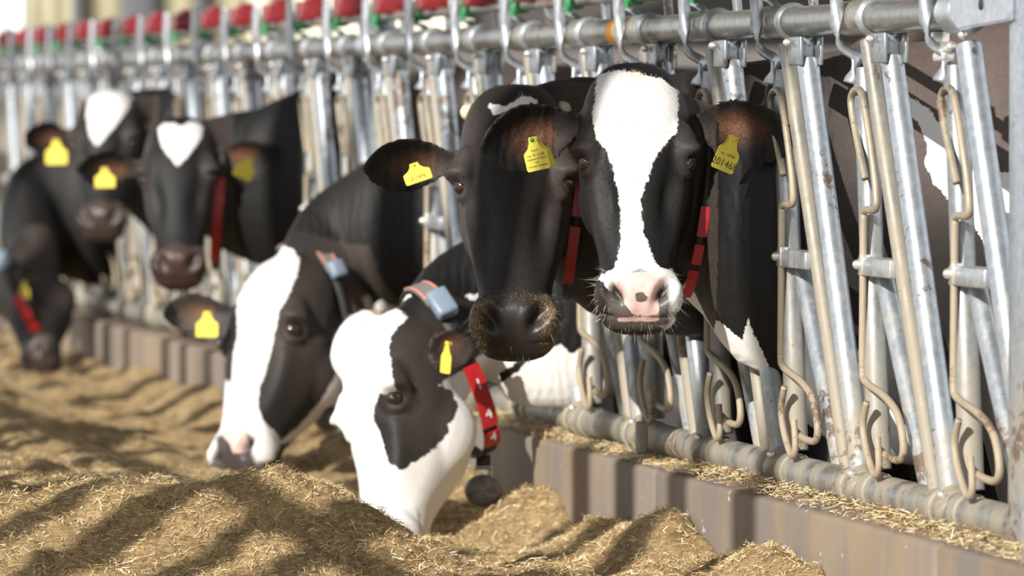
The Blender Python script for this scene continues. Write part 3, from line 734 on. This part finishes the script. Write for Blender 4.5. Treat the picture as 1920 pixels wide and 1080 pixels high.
    nz = np.where(onhead, np.clip((t - (.415 if len(pinks) else .402) - .02 * np.abs(u) / .05) / .012, 0, 1) * np.clip((w_ + .075) / .02, 0, 1) * np.clip(((.066 if len(pinks) else .074) - np.abs(u)) / .010, 0, 1), 0)
    dirt_ = np.where(inhead & (eard > 0), dirt * np.clip((t - .385) / .05, 0, 1) * (1 - .85 * np.exp(-(u / .048) ** 4) * np.clip((t - .425) / .02, 0, 1)), 0)
    qn = (P - F0) @ FN; dust = np.where(qn < -.02, dust_torso * np.clip((-.02 - qn) / .2, 0, 1), dusty)
    dust = dust * np.clip((P[:, 2] - 1.0) / .22, .15, 1)  # tint thins downward, so the lower flank is darker in colour
    dust = np.where(inhead, np.maximum(dust, dusty * .8 + .36 * np.clip((np.abs(u) - .06) / .04, 0, 1)), dust)  # sides of the face lightened: sheen painted in along with coat dust
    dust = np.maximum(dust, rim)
    wr = np.where((~inhead) & (qn > -.1), wrinkle, 0); stn = np.where(inhead, stain * np.exp(-((t - .0) / .05) ** 2) * np.exp(-(u / .03) ** 2) * 2, 0)
    for nm, a in (('sdw', sdw), ('sdp', sdp), ('nose', nz), ('dirt', dirt_), ('dust', dust), ('earin', earin), ('recess_shade', recess_shade), ('wrinkle', wr), ('stain', stn)):
        at = me.attributes.new(nm, 'FLOAT', 'POINT'); at.data.foreach_set('value', a.astype(np.float32))
    root = empty(name, FP(s_cross, .06, -.6), label, 'cow')
    me.materials.clear(); cm = coat_mat('cow_coat', nose, dusty); body = link('body', me, cm, root)
    for p in body.data.polygons: pass
    # eyes
    for sg in (-1, 1):
        c = hl(sg * .0985 * wm, .194, -.012); eo = MB(); eo.ball(c, .0172 * sc, 20); e = eo.build('eye', M['eye'], root)
    if horns:
        for sg, pt in horns:
            h = MB(); d = U * sg * .8 - T * .4 + W * .2; d /= np.linalg.norm(d); h.tube(smooth_path([pt - d * .03, pt, pt + d * .014, pt + d * .022], 3), [.019] * 4 + [.019, .018, .016, .013, .010, .006], 12); h.build('horn_stub', M['horn'], root)
    bvh = BVHTree.FromPolygons([Vector(map(float, p)) for p in P2], [tuple(p.vertices) for p in me.polygons]) if True else None
    if fur: make_fur(root, me, P2, vnorm(me), u, t, w_, inhead, eard, T, W, U, fur, cm, sc)
    if whiskers: make_whiskers(root, P2, vnorm(me), u, t, w_, inhead & (eard > 0), T, W, U, whiskers, sc)
    COWS[name] = dict(root=root, bvh=bvh, fr=fr, hl=hl, P=P2)
    return root, bvh, hl
def make_fur(root, me, P, N, u, t, w_, inhead, eard, T, W, U, n, cm, sc):
    sel = np.where((inhead & (t < .43)) | (eard == 0))[0]
    pw = np.where(eard[sel] == 0, .8, 1.0); pw = pw * np.where(N[sel][:, 1] < .3, 1, .1); ids = RNG.choice(sel, n, p=pw / pw.sum())
    flow = T[None] * 1.0 + U[None] * (np.sign(u[ids]) * .25)[:, None]; flow = np.where((t[ids] < .02)[:, None], -T[None] * .6 + W[None] * .5, flow)
    nn = N[ids]; flow = flow - nn * (flow * nn).sum(1)[:, None]; flow /= np.linalg.norm(flow, axis=1)[:, None] + 1e-9
    lift = np.where(t[ids] < .03, .6, .38) + RNG.normal(0, .15, n)
    d = flow + nn * lift[:, None] + RNG.normal(0, .18, (n, 3)); d /= np.linalg.norm(d, axis=1)[:, None]
    L = RNG.uniform(.004, .009, n) * np.where(t[ids] < .03, 1.15, 1) * sc
    a = np.cross(d, nn); a /= np.linalg.norm(a, axis=1)[:, None] + 1e-9; wd = RNG.uniform(.0002, .0005, n)[:, None]
    p = P[ids] + RNG.uniform(-.003, .003, (n, 3)) - nn * .001
    V = np.stack([p - a * wd, p + a * wd, p + d * L[:, None]], 1).reshape(-1, 3); F = np.arange(3 * n).reshape(-1, 3)
    fm = npmesh('fur', V, F)
    for nm in ('sdw', 'sdp', 'nose', 'dirt', 'dust', 'earin', 'recess_shade', 'wrinkle', 'stain'):
        src = np.empty(len(P), np.float32); me.attributes[nm].data.foreach_get('value', src)
        at = fm.attributes.new(nm, 'FLOAT', 'POINT'); at.data.foreach_set('value', np.repeat(src[ids], 3))
    fm.shade_smooth(); fm.normals_split_custom_set_from_vertices([tuple(map(float, x)) for x in np.repeat(nn, 3, 0)])
    o = link('fur', fm, cm, root, True); o['kind'] = 'stuff'
def make_whiskers(root, P, N, u, t, w_, ok, T, W, U, n, sc):
    sel = np.where(ok & (t > .405) & ((np.abs(u) > .055) | (t > .505)) & (w_ > -.14))[0]
    ids = RNG.choice(sel, n); nn = N[ids]; d = nn + T[None] * .45 + RNG.normal(0, .25, (n, 3)); d /= np.linalg.norm(d, axis=1)[:, None]
    L = RNG.uniform(.010, .030, n) * RNG.choice([.7, 1, 1, 1.7], n) * sc
    m = MB()
    for i in range(n):
        p = P[ids[i]] - nn[i] * .003; a = np.cross(d[i], [.3, .5, .8]); a /= np.linalg.norm(a); b = np.cross(d[i], a); r = .0003
        q = p + d[i] * L[i] + np.array([0, 0, -.18 * L[i]]); k = p + d[i] * L[i] * .5
        m.add([p + a * r, p - a * .5 * r + b * .87 * r, p - a * .5 * r - b * .87 * r, q], [(0, 1, 3), (1, 2, 3), (2, 0, 3)])
    o = m.build('whiskers', M['whisker'], root); o['kind'] = 'stuff'

# ------------------------------------------------------------------ tags and collars
def text_mesh(s, size, m, parent, org, X, Y_, name='lettering', off=.0006):
    cu = bpy.data.curves.new('t', 'FONT'); cu.body = s; cu.size = size; cu.align_x = 'CENTER'; cu.align_y = 'CENTER'; cu.resolution_u = 2
    o = bpy.data.objects.new('t', cu); C.objects.link(o); me = bpy.data.meshes.new_from_object(o.evaluated_get(bpy.context.evaluated_depsgraph_get()))
    C.objects.unlink(o); bpy.data.objects.remove(o)
    X = np.array(X); Y_ = np.array(Y_); Z = np.cross(X, Y_); p = co(me); q = np.array(org) + p[:, :1] * X + p[:, 1:2] * Y_ + Z * off
    me.vertices.foreach_set('co', q.astype(np.float32).ravel()); me.update(); return link(name, me, m, parent, False)
TAG = [(-.009, 0), (.009, 0), (.011, -.012), (.017, -.024), (.029, -.034), (.030, -.038), (.030, -.070), (.027, -.074), (-.027, -.074), (-.030, -.070), (-.030, -.038), (-.029, -.034), (-.017, -.024), (-.011, -.012)]
def ear_tag(root, corner_px, Y, yaw, lines, back=None, stud=False, label=None, size=1.0):
    """corner_px: top middle and bottom middle of the tag in the photograph, distance Y; yaw turns the face sideways."""
    a = UP(*corner_px[0], Y); b = UP(*corner_px[1], Y); D = b - a; L = np.linalg.norm(D); D /= L; k = L / .074
    X = np.array([math.cos(yaw), -math.sin(yaw), 0.0]); X -= D * (X @ D); X /= np.linalg.norm(X); Z = np.cross(X, -D)
    def plate(dz, D_, nm, kk):
        bm = bmesh.new(); vs = [bm.verts.new(V3(a + X * x * k * size * kk - D_ * y * k + Z * dz)) for x, y in TAG]; f = bm.faces.new(vs)
        r = bmesh.ops.extrude_face_region(bm, geom=[f])
        for e in r['geom']:
            if isinstance(e, bmesh.types.BMVert): e.co -= V3(Z * .0018)
        bmesh.ops.recalc_face_normals(bm, faces=bm.faces[:]); me = bpy.data.meshes.new(nm); bm.to_mesh(me); bm.free()
        return link(nm, me, M['yellow'], root, False)
    o = plate(0, D, 'ear_tag', 1.0)
    if back is not None:
        D2 = D + X * back[0] + Z * -.45; D2 /= np.linalg.norm(D2); plate(-.010, D2 * back[1], 'ear_tag', .9)
    for s, sz, y in lines: text_mesh(s, sz * k, M['ink'], o, a + D * (y * k), X, -D)
    st = MB(); st.tube([a + D * .006 * k - Z * .012, a + D * .006 * k + Z * .003], .005 * k, 10); st.build('tag_stud', M['green'] if stud else M['yellow'], o)
    return o
def collar(root, top, bot, Y, half_depth, segs, width=.022, thick=.004, n=72, twist=0.0, mat_=None, lean=0.0):
    """closed strap through the two photograph points (nape, throat) round a neck at distance Y.
    segs: (name, material, turn0, turn1, width, lift); turns run from the nape down the side nearest the camera."""
    a = UP(*top, Y + lean); b = UP(*bot, Y - lean); c = (a + b) / 2; A = (a - b) / 2; R = np.linalg.norm(A); A /= R
    B = np.array([twist, -1.0, 0]); B -= A * (B @ A); B /= np.linalg.norm(B); ax = np.cross(A, B); pts = []
    sp = lambda v: math.copysign(abs(v) ** .85, v)
    for i in range(n):
        th = 2 * math.pi * i / n; pts.append(c + A * R * sp(math.cos(th)) + B * half_depth * sp(math.sin(th)))
    m = MB(); m.ribbon(pts + [pts[0]], [ax] * (n + 1), width, thick); col = m.build('collar', mat_ or M['strap'], root, True)
    fr = lambda turn: (lambda p: (p, (p - c) / np.linalg.norm(p - c)))(pts[int(round(turn * n)) % n])
    for nm, mm, t0, t1, w2, o2, *ao in segs:
        k0, k1 = int(round(t0 * n)), int(round(t1 * n)); pp = []
        for k in range(k0, k1 + 1):
            p = pts[k % n]; d = (p - c) / np.linalg.norm(p - c); pp.append(p + d * o2 + ax * (ao[0] if ao else 0))
        mb = MB(); mb.ribbon(pp, [ax] * len(pp), abs(w2), .006)
        mb.build(nm, mm, col, False)
    return col, pts, ax, c

def on_collar(info, turn, lift=0):
    col, pts, ax, c = info; n = len(pts); k = int(round(turn * n)) % n; p = pts[k]; tg = pts[(k + 1) % n] - pts[k - 1]; tg /= np.linalg.norm(tg)
    d = np.cross(tg, ax); d = d if d @ (p - c) > 0 else -d; return p + d * lift, d, tg, ax
def collar_text(info, turn, s, size, lift=.011):
    p, d, tg, ax = on_collar(info, turn, lift); Y_ = -tg; X = np.cross(Y_, d); text_mesh(s, size, M['white_ink'], info[0], p, X, Y_, off=.001)
def collar_device(info, turn, half, lift):
    p, d, tg, ax = on_collar(info, turn, lift); m = MB(); m.box(p, (ax, tg, d), half, min(half) * .45); o = m.build('transponder', M['device'], info[0], True); return o
def pendant(info, drop, rad, root_turn=.5):
    p, d, tg, ax = on_collar(info, root_turn); dn = np.array([0, 0, -1.0]); col = info[0]
    MB().ribbon([p + dn * .0, p + dn * drop * .5, p + dn * drop], [np.array([1, 0, 0])] * 3, .034, .006).build('hanging_strap', M['strap'], col)
    b = MB(); q = p + dn * (drop + .006)
    b.tube([q + np.array([-.02, -.004, .012]), q + np.array([.02, -.004, .012]), q + np.array([.02, -.004, -.012]), q + np.array([-.02, -.004, -.012]), q + np.array([-.02, -.004, .012])], .0025, 6); b.build('buckle', M['bolt'], col)
    MB().ball(q + dn * (rad * .8 + .008), rad, 20, (1.0, .45, .86)).build('pendant', M['pendant'], col)
def webbing(t0, t1, w): return [('grey_webbing', M['greyband'], t0, t1, w, .004), ('orange_edge', M['orangeband'], t0, t1, .004, .0055, w * .40), ('orange_edge', M['orangeband'], t0, t1, .004, .0055, -w * .40)]
# ------------------------------------------------------------------ the herd
FRONT = (0, -1, -.12)
# cow with the white blaze, nearest, head turned to the camera
frA = head_frame(UP(1193, 128, 10.86), UP(1200, 592, 10.66), (.03, -1, 0))
earsA = [(UP(1094, 232, 10.93), UP(906, 284, 10.84), (.05, -.93, -.30), .152, .5, .06), (UP(1292, 236, 10.95), UP(1474, 262, 10.64), (-.16, -.93, -.22), .142, .5, .06)]
W_A = [('head', 10.72, [(1122, 140), (1150, 132), (1195, 134), (1240, 146), (1276, 168), (1277, 200), (1272, 245), (1245, 275), (1228, 300), (1214, 340), (1204, 370), (1202, 400), (1208, 440), (1220, 470), (1232, 500), (1262, 505), (1300, 540), (1300, 640), (1210, 600), (1120, 520), (1150, 505), (1162, 470), (1164, 420), (1160, 370), (1150, 320), (1138, 285), (1116, 255), (1112, 215), (1118, 170)]),
       ('body', 10.8, [(1290, 535), (1320, 560), (1345, 600), (1375, 625), (1392, 640), (1402, 600), (1430, 660), (1450, 700), (1475, 730), (1560, 760), (1600, 700), (1640, 735), (1700, 800), (1716, 812), (1740, 780), (1760, 940), (1480, 960), (1420, 760), (1280, 600)]),
       ('body', 10.7, [(1698, 172), (1727, 190), (1747, 202), (1761, 226), (1800, 262), (1840, 312), (1869, 323), (1960, 316), (1960, 570), (1895, 560), (1870, 500), (1845, 450), (1820, 410), (1773, 366), (1756, 347), (1737, 308), (1742, 275), (1732, 240), (1708, 212)]),
       ('body', 10.8, [(1505, 610), (1520, 622), (1540, 690), (1600, 640), (1655, 742), (1600, 790), (1500, 820)])]
pinkA = [(10.68, [(1143, 520), (1150, 510), (1250, 508), (1262, 520), (1240, 560), (1236, 592), (1190, 592), (1170, 570), (1160, 550)]), (10.68, [(1150, 594), (1240, 592), (1236, 604), (1160, 605)])]
spotA = [(10.68, [(1192, 552), (1204, 548), (1214, 558), (1206, 566), (1194, 564)])]
rA, bA, hA = make_cow('cow', 'black cow with a long white blaze and pink nose looking straight into the camera', frA, earsA,
    [UP(1345, 385, 11.02), UP(1440, 440, 10.86), FP(.675, 1.09, -.22), FP(.69, 1.08, -.5)], [(.10, .20), (.098, .285), (.135, .34), (.24, .38)], 0, .69, .0066, W_A, pinkA, nose=(.10, .085, .08), dust_torso=.95,
    dirt=.30, tz=(.62, 1.50), stain=.7, wrinkle=.5, fur=30000, under=.575, pinkspots=spotA, whiskers=200)
ear_tag(rA, ((997, 257), (1011, 319)), 10.80, .35, [('IDENT', .006, .030), ('no. 4113 06', .0085, .040), ('registered herd', .0075, .048), ('mk', .007, .056), ('removal forbidden', .0062, .064)], back=(.02, 1.03), stud=True, size=.92)
ear_tag(rA, ((1379, 256), (1353, 320)), 10.68, -.5, [('no. 14706', .009, .040), ('201468', .0215, .059)], back=(.42, 1.0), size=.92)
collar(rA, (1322, 250), (1277, 556), 10.98, .115, [('red_number_tag', M['redtag'], t0, t0 + .047, .020, .005) for t0 in (.235, .288, .341, .394)], .014, twist=.16)

# black cow beside it
frB = head_frame(UP(962, 168, 11.30), UP(963, 640, 11.08), (-.04, -1, 0))
earsB = [(UP(858, 300, 11.36), UP(683, 320, 11.30), (.06, -.93, -.28), .124, .5, .05), (UP(1060, 275, 11.38), UP(1200, 300, 11.36), (0, -.95, -.25), .125, .5, .05)]
W_B = [('head', 11.2, [(916, 196), (928, 194), (950, 200), (970, 184), (990, 180), (1010, 186), (1002, 204), (960, 208), (925, 218)])]
rB, bB, hB = make_cow('cow', 'black cow with horn stubs and a thin white mark on the poll, dark muzzle', frB, earsB,
    [UP(1080, 310, 11.46), UP(1205, 380, 11.40), FP(1.225, 1.11, -.20), FP(1.26, 1.09, -.5)], [(.10, .20), (.102, .27), (.135, .31), (.24, .37)], 0, 1.28, .0066, W_B, nose=(.026, .021, .020), dust_torso=.8,
    dirt=.55, tz=(.62, 1.50), wrinkle=.5, fur=16000, whiskers=110, dusty=.12, horns=[(-1, UP(882, 212, 11.38)), (1, UP(1052, 208, 11.38))])
ear_tag(rB, ((775, 306), (787, 341)), 11.22, .1, [('211476', .020, .055)], size=1.75)

# white faced cow eating in front
frC = head_frame(UP(680, 609, 12.34), UP(693, 1056, 12.10), (-.85, -.53, 0))
earsC = [(UP(806, 640, 12.22), UP(892, 668, 12.26), (.35, -.85, -.2), .105, .45, .05), (UP(735, 612, 12.55), UP(800, 600, 12.66), (-.5, .6, .3), .10, .45, .05)]
W_C = [('head', 12.1, [(560, 520), (690, 540), (740, 585), (762, 600), (745, 625), (728, 650), (736, 690), (742, 725), (790, 690), (838, 715), (880, 690), (960, 640), (960, 1100), (560, 1100)]),
       ('body', 12.2, [(846, 690), (858, 640), (872, 560), (905, 556), (930, 590), (1000, 640), (1040, 660), (1060, 610), (1120, 590), (1180, 640), (1180, 820), (1000, 800), (930, 900), (850, 900)]),
       ('body', 12.2, [(730, 585), (762, 556), (772, 562), (745, 592)]),
       ('blackhead', 12.1, [(745, 735), (790, 732), (825, 728), (846, 742), (858, 768), (850, 790), (838, 800), (842, 815), (815, 845), (790, 862), (772, 872), (752, 886), (728, 870), (712, 830), (698, 792), (698, 765), (714, 742)]),
       ('blackhead', 12.2, [(735, 625), (764, 598), (800, 585), (900, 600), (890, 690), (838, 712), (800, 740), (760, 740), (740, 720), (728, 650)]),
       ('black', 12.3, [(935, 708), (960, 690), (978, 680), (1000, 672), (970, 704), (938, 726)]), ('black', 12.3, [(1010, 640), (1050, 560), (1110, 540), (1100, 640), (1076, 670), (1050, 650), (1020, 668)])]
rC, bC, hC = make_cow('cow', 'white-faced cow with a black eye patch eating silage, number tags on its red strap', frC, earsC,
    [UP(855, 605, 12.50), UP(960, 575, 12.54), UP(1040, 570, 12.50), FP(2.37, 1.02, -.3), FP(2.41, 1.02, -.55)], [(.10, .155), (.108, .205), (.105, .25), (.16, .32), (.24, .34)], 0, 2.41, .0068, W_C, nose=(.25, .20, .18), dust_torso=.6,
    dirt=.05, tz=(.60, 1.38), wrinkle=.6, fur=9000, extra=[([(-.03, -.035, -.035), (-.035, .0, .0), (-.03, .05, .022), (-.02, .10, .015)], [.03, .052, .056, .04], [.02, .028, .026, .015])])
ear_tag(rC, ((838, 640), (834, 700)), 12.12, 1.15, [], size=.95)

# white blazed cow eating further back
frD = head_frame(UP(512, 478, 14.15), UP(420, 878, 13.85), (-.64, -.77, 0))
earsD = [(UP(432, 585, 14.10), UP(303, 590, 14.10), (-.25, -.9, -.15), .115, .5, .05), (UP(612, 560, 14.15), UP(705, 575, 14.2), (.2, -.9, .1), .10, .45, .05)]
W_D = [('head', 13.9, [(480, 472), (505, 466), (540, 470), (556, 490), (552, 520), (540, 552), (520, 590), (512, 630), (500, 680), (488, 720), (482, 755), (492, 790), (510, 805), (525, 830), (515, 860), (480, 880), (380, 870), (395, 790), (420, 730), (440, 640), (436, 560), (440, 540), (468, 500)]),
       ('head', 13.95, [(520, 830), (560, 800), (600, 755), (632, 700), (640, 640), (650, 700), (620, 780), (560, 830)])]
rD, bD, hD = make_cow('cow', 'cow with a broad white blaze lowering its mottled muzzle to the silage', frD, earsD,
    [UP(640, 480, 14.28), UP(720, 440, 14.26), UP(780, 430, 14.25), FP(4.10, 1.02, -.25), FP(4.10, 1.02, -.55)], [(.105, .165), (.115, .20), (.11, .23), (.16, .30), (.24, .34)], 0, 4.10, .0075, W_D,
    [(13.9, [(395, 800), (440, 802), (462, 812), (468, 835), (440, 850), (430, 828), (410, 812)])], nose=(.055, .045, .045), dust_torso=.6, dirt=.05, tz=(.60, 1.36), dusty=.10)
ear_tag(rD, ((388, 584), (388, 632)), 14.0, .15, [], size=1.1)

# heart marked cow, diamond marked cow, cow at the left edge
frE = head_frame(UP(332, 222, 15.80), UP(332, 518, 15.58), (-.02, -1, 0))
earsE = [(UP(272, 318, 15.84), UP(143, 318, 15.76), (.05, -.93, -.25), .125, .5, .05), (UP(393, 298, 15.84), UP(520, 300, 15.78), (-.05, -.93, -.25), .125, .5, .05)]
W_E = [('head', 15.6, [(288, 240), (300, 230), (320, 232), (331, 238), (345, 229), (362, 230), (374, 240), (368, 265), (350, 290), (330, 314), (312, 294), (296, 272)])]
rE, bE, hE = make_cow('cow', 'black cow with a white heart on its forehead and a wet brown nose', frE, earsE,
    [UP(425, 330, 15.95), UP(505, 345, 15.93), FP(5.82, 1.08, -.15), FP(5.86, 1.06, -.5)], [(.11, .20), (.115, .25), (.14, .32), (.24, .36)], 0, 5.86, .010, W_E, nose=(.05, .03, .025), dust_torso=.6, dirt=.25, tz=(.62, 1.44), wrinkle=.2)
ear_tag(rE, ((196, 314), (197, 352)), 15.66, .1, [], size=1.25); ear_tag(rE, ((470, 296), (452, 334)), 15.66, -.3, [], size=1.1)

frF = head_frame(UP(194, 172, 17.95), UP(186, 428, 17.70), (-.10, -1, 0))
earsF = [(UP(140, 255, 18.0), UP(42, 262, 17.92), (0, -.93, -.25), .125, .5, .05), (UP(250, 250, 18.0), UP(350, 265, 17.95), (0, -.93, -.25), .125, .5, .05)]
W_F = [('head', 17.8, [(158, 186), (170, 172), (192, 165), (215, 170), (238, 184), (236, 205), (210, 240), (180, 277), (165, 250), (158, 215)])]
rF, bF, hF = make_cow('cow', 'black cow with a white diamond on its forehead, left of the heart-marked one', frF, earsF,
    [UP(255, 270, 18.12), UP(310, 290, 18.13), FP(8.10, 1.08, -.15), FP(8.10, 1.06, -.5)], [(.11, .20), (.13, .25), (.17, .32), (.24, .36)], 0, 8.10, .011, W_F, nose=(.05, .035, .03), dust_torso=.6, dirt=.1, tz=(.62, 1.44), wrinkle=.2)
ear_tag(rF, ((105, 262), (106, 308)), 17.84, .1, [], size=1.1)

frG = head_frame(UP(0, 470, 19.25), UP(60, 690, 18.95), (-.7, -.7, 0))
earsG = [(UP(40, 520, 19.2), UP(75, 560, 19.1), (.3, -.9, 0), .11, .5, .05)]
rG, bG, hG = make_cow('cow', 'all black cow at the left edge eating with its neck stretched down', frG, earsG,
    [UP(60, 430, 19.55), UP(130, 400, 19.62), UP(190, 390, 19.62), FP(9.66, 1.05, -.3), FP(9.66, 1.05, -.6)], [(.12, .21), (.14, .26), (.16, .29), (.2, .34), (.24, .36)], 0, 9.66, .012, [], nose=(.05, .035, .03), dust_torso=.5, dirt=.1, tz=(.62, 1.44), wrinkle=.2, dusty=.1)
ear_tag(rG, ((44, 528), (46, 560)), 19.0, .8, [], size=1.1)

iC = collar(rC, (776, 540), (906, 852), 12.42, .15, webbing(.0, .13, .050) + [('red_number_tag', M['redtag'], t0, t0 + .052, .040, .007) for t0 in (.255, .312, .369)], .036, twist=.42)
collar_device(iC, .135, (.026, .036, .018), .022)
for t0, ch in ((.281, '1'), (.338, '4'), (.395, '4')): collar_text(iC, t0, ch, .036, .0115)
pendant(iC, .035, .044)
iD = collar(rD, (556, 455), (616, 745), 14.24, .16, webbing(-.05, .17, .045) + [('red_number_tag', M['redtag'], t0, t0 + .055, .03, .006) for t0 in (.27, .335)], .03, twist=.8)
collar_device(iD, .165, (.022, .024, .014), .016); pendant(iD, .01, .04)
iB = collar(rB, (1106, 200), (1060, 560), 11.44, .125, [('red_number_tag', M['redtag'], t0, t0 + .05, .022, .006) for t0 in (.22, .278, .336)], .017)
iE = collar(rE, (424, 262), (404, 505), 15.92, .135, [('red_number_tag', M['redtag'], t0, t0 + .062, .028, .006) for t0 in (.2, .27, .34)], .02)
iG = collar(rG, (8, 486), (94, 650), 19.2, .22, [('red_number_tag', M['redtag'], t0, t0 + .07, .034, .006) for t0 in (.22, .30, .38)], .03); collar_device(iG, .08, (.03, .04, .02), .02)
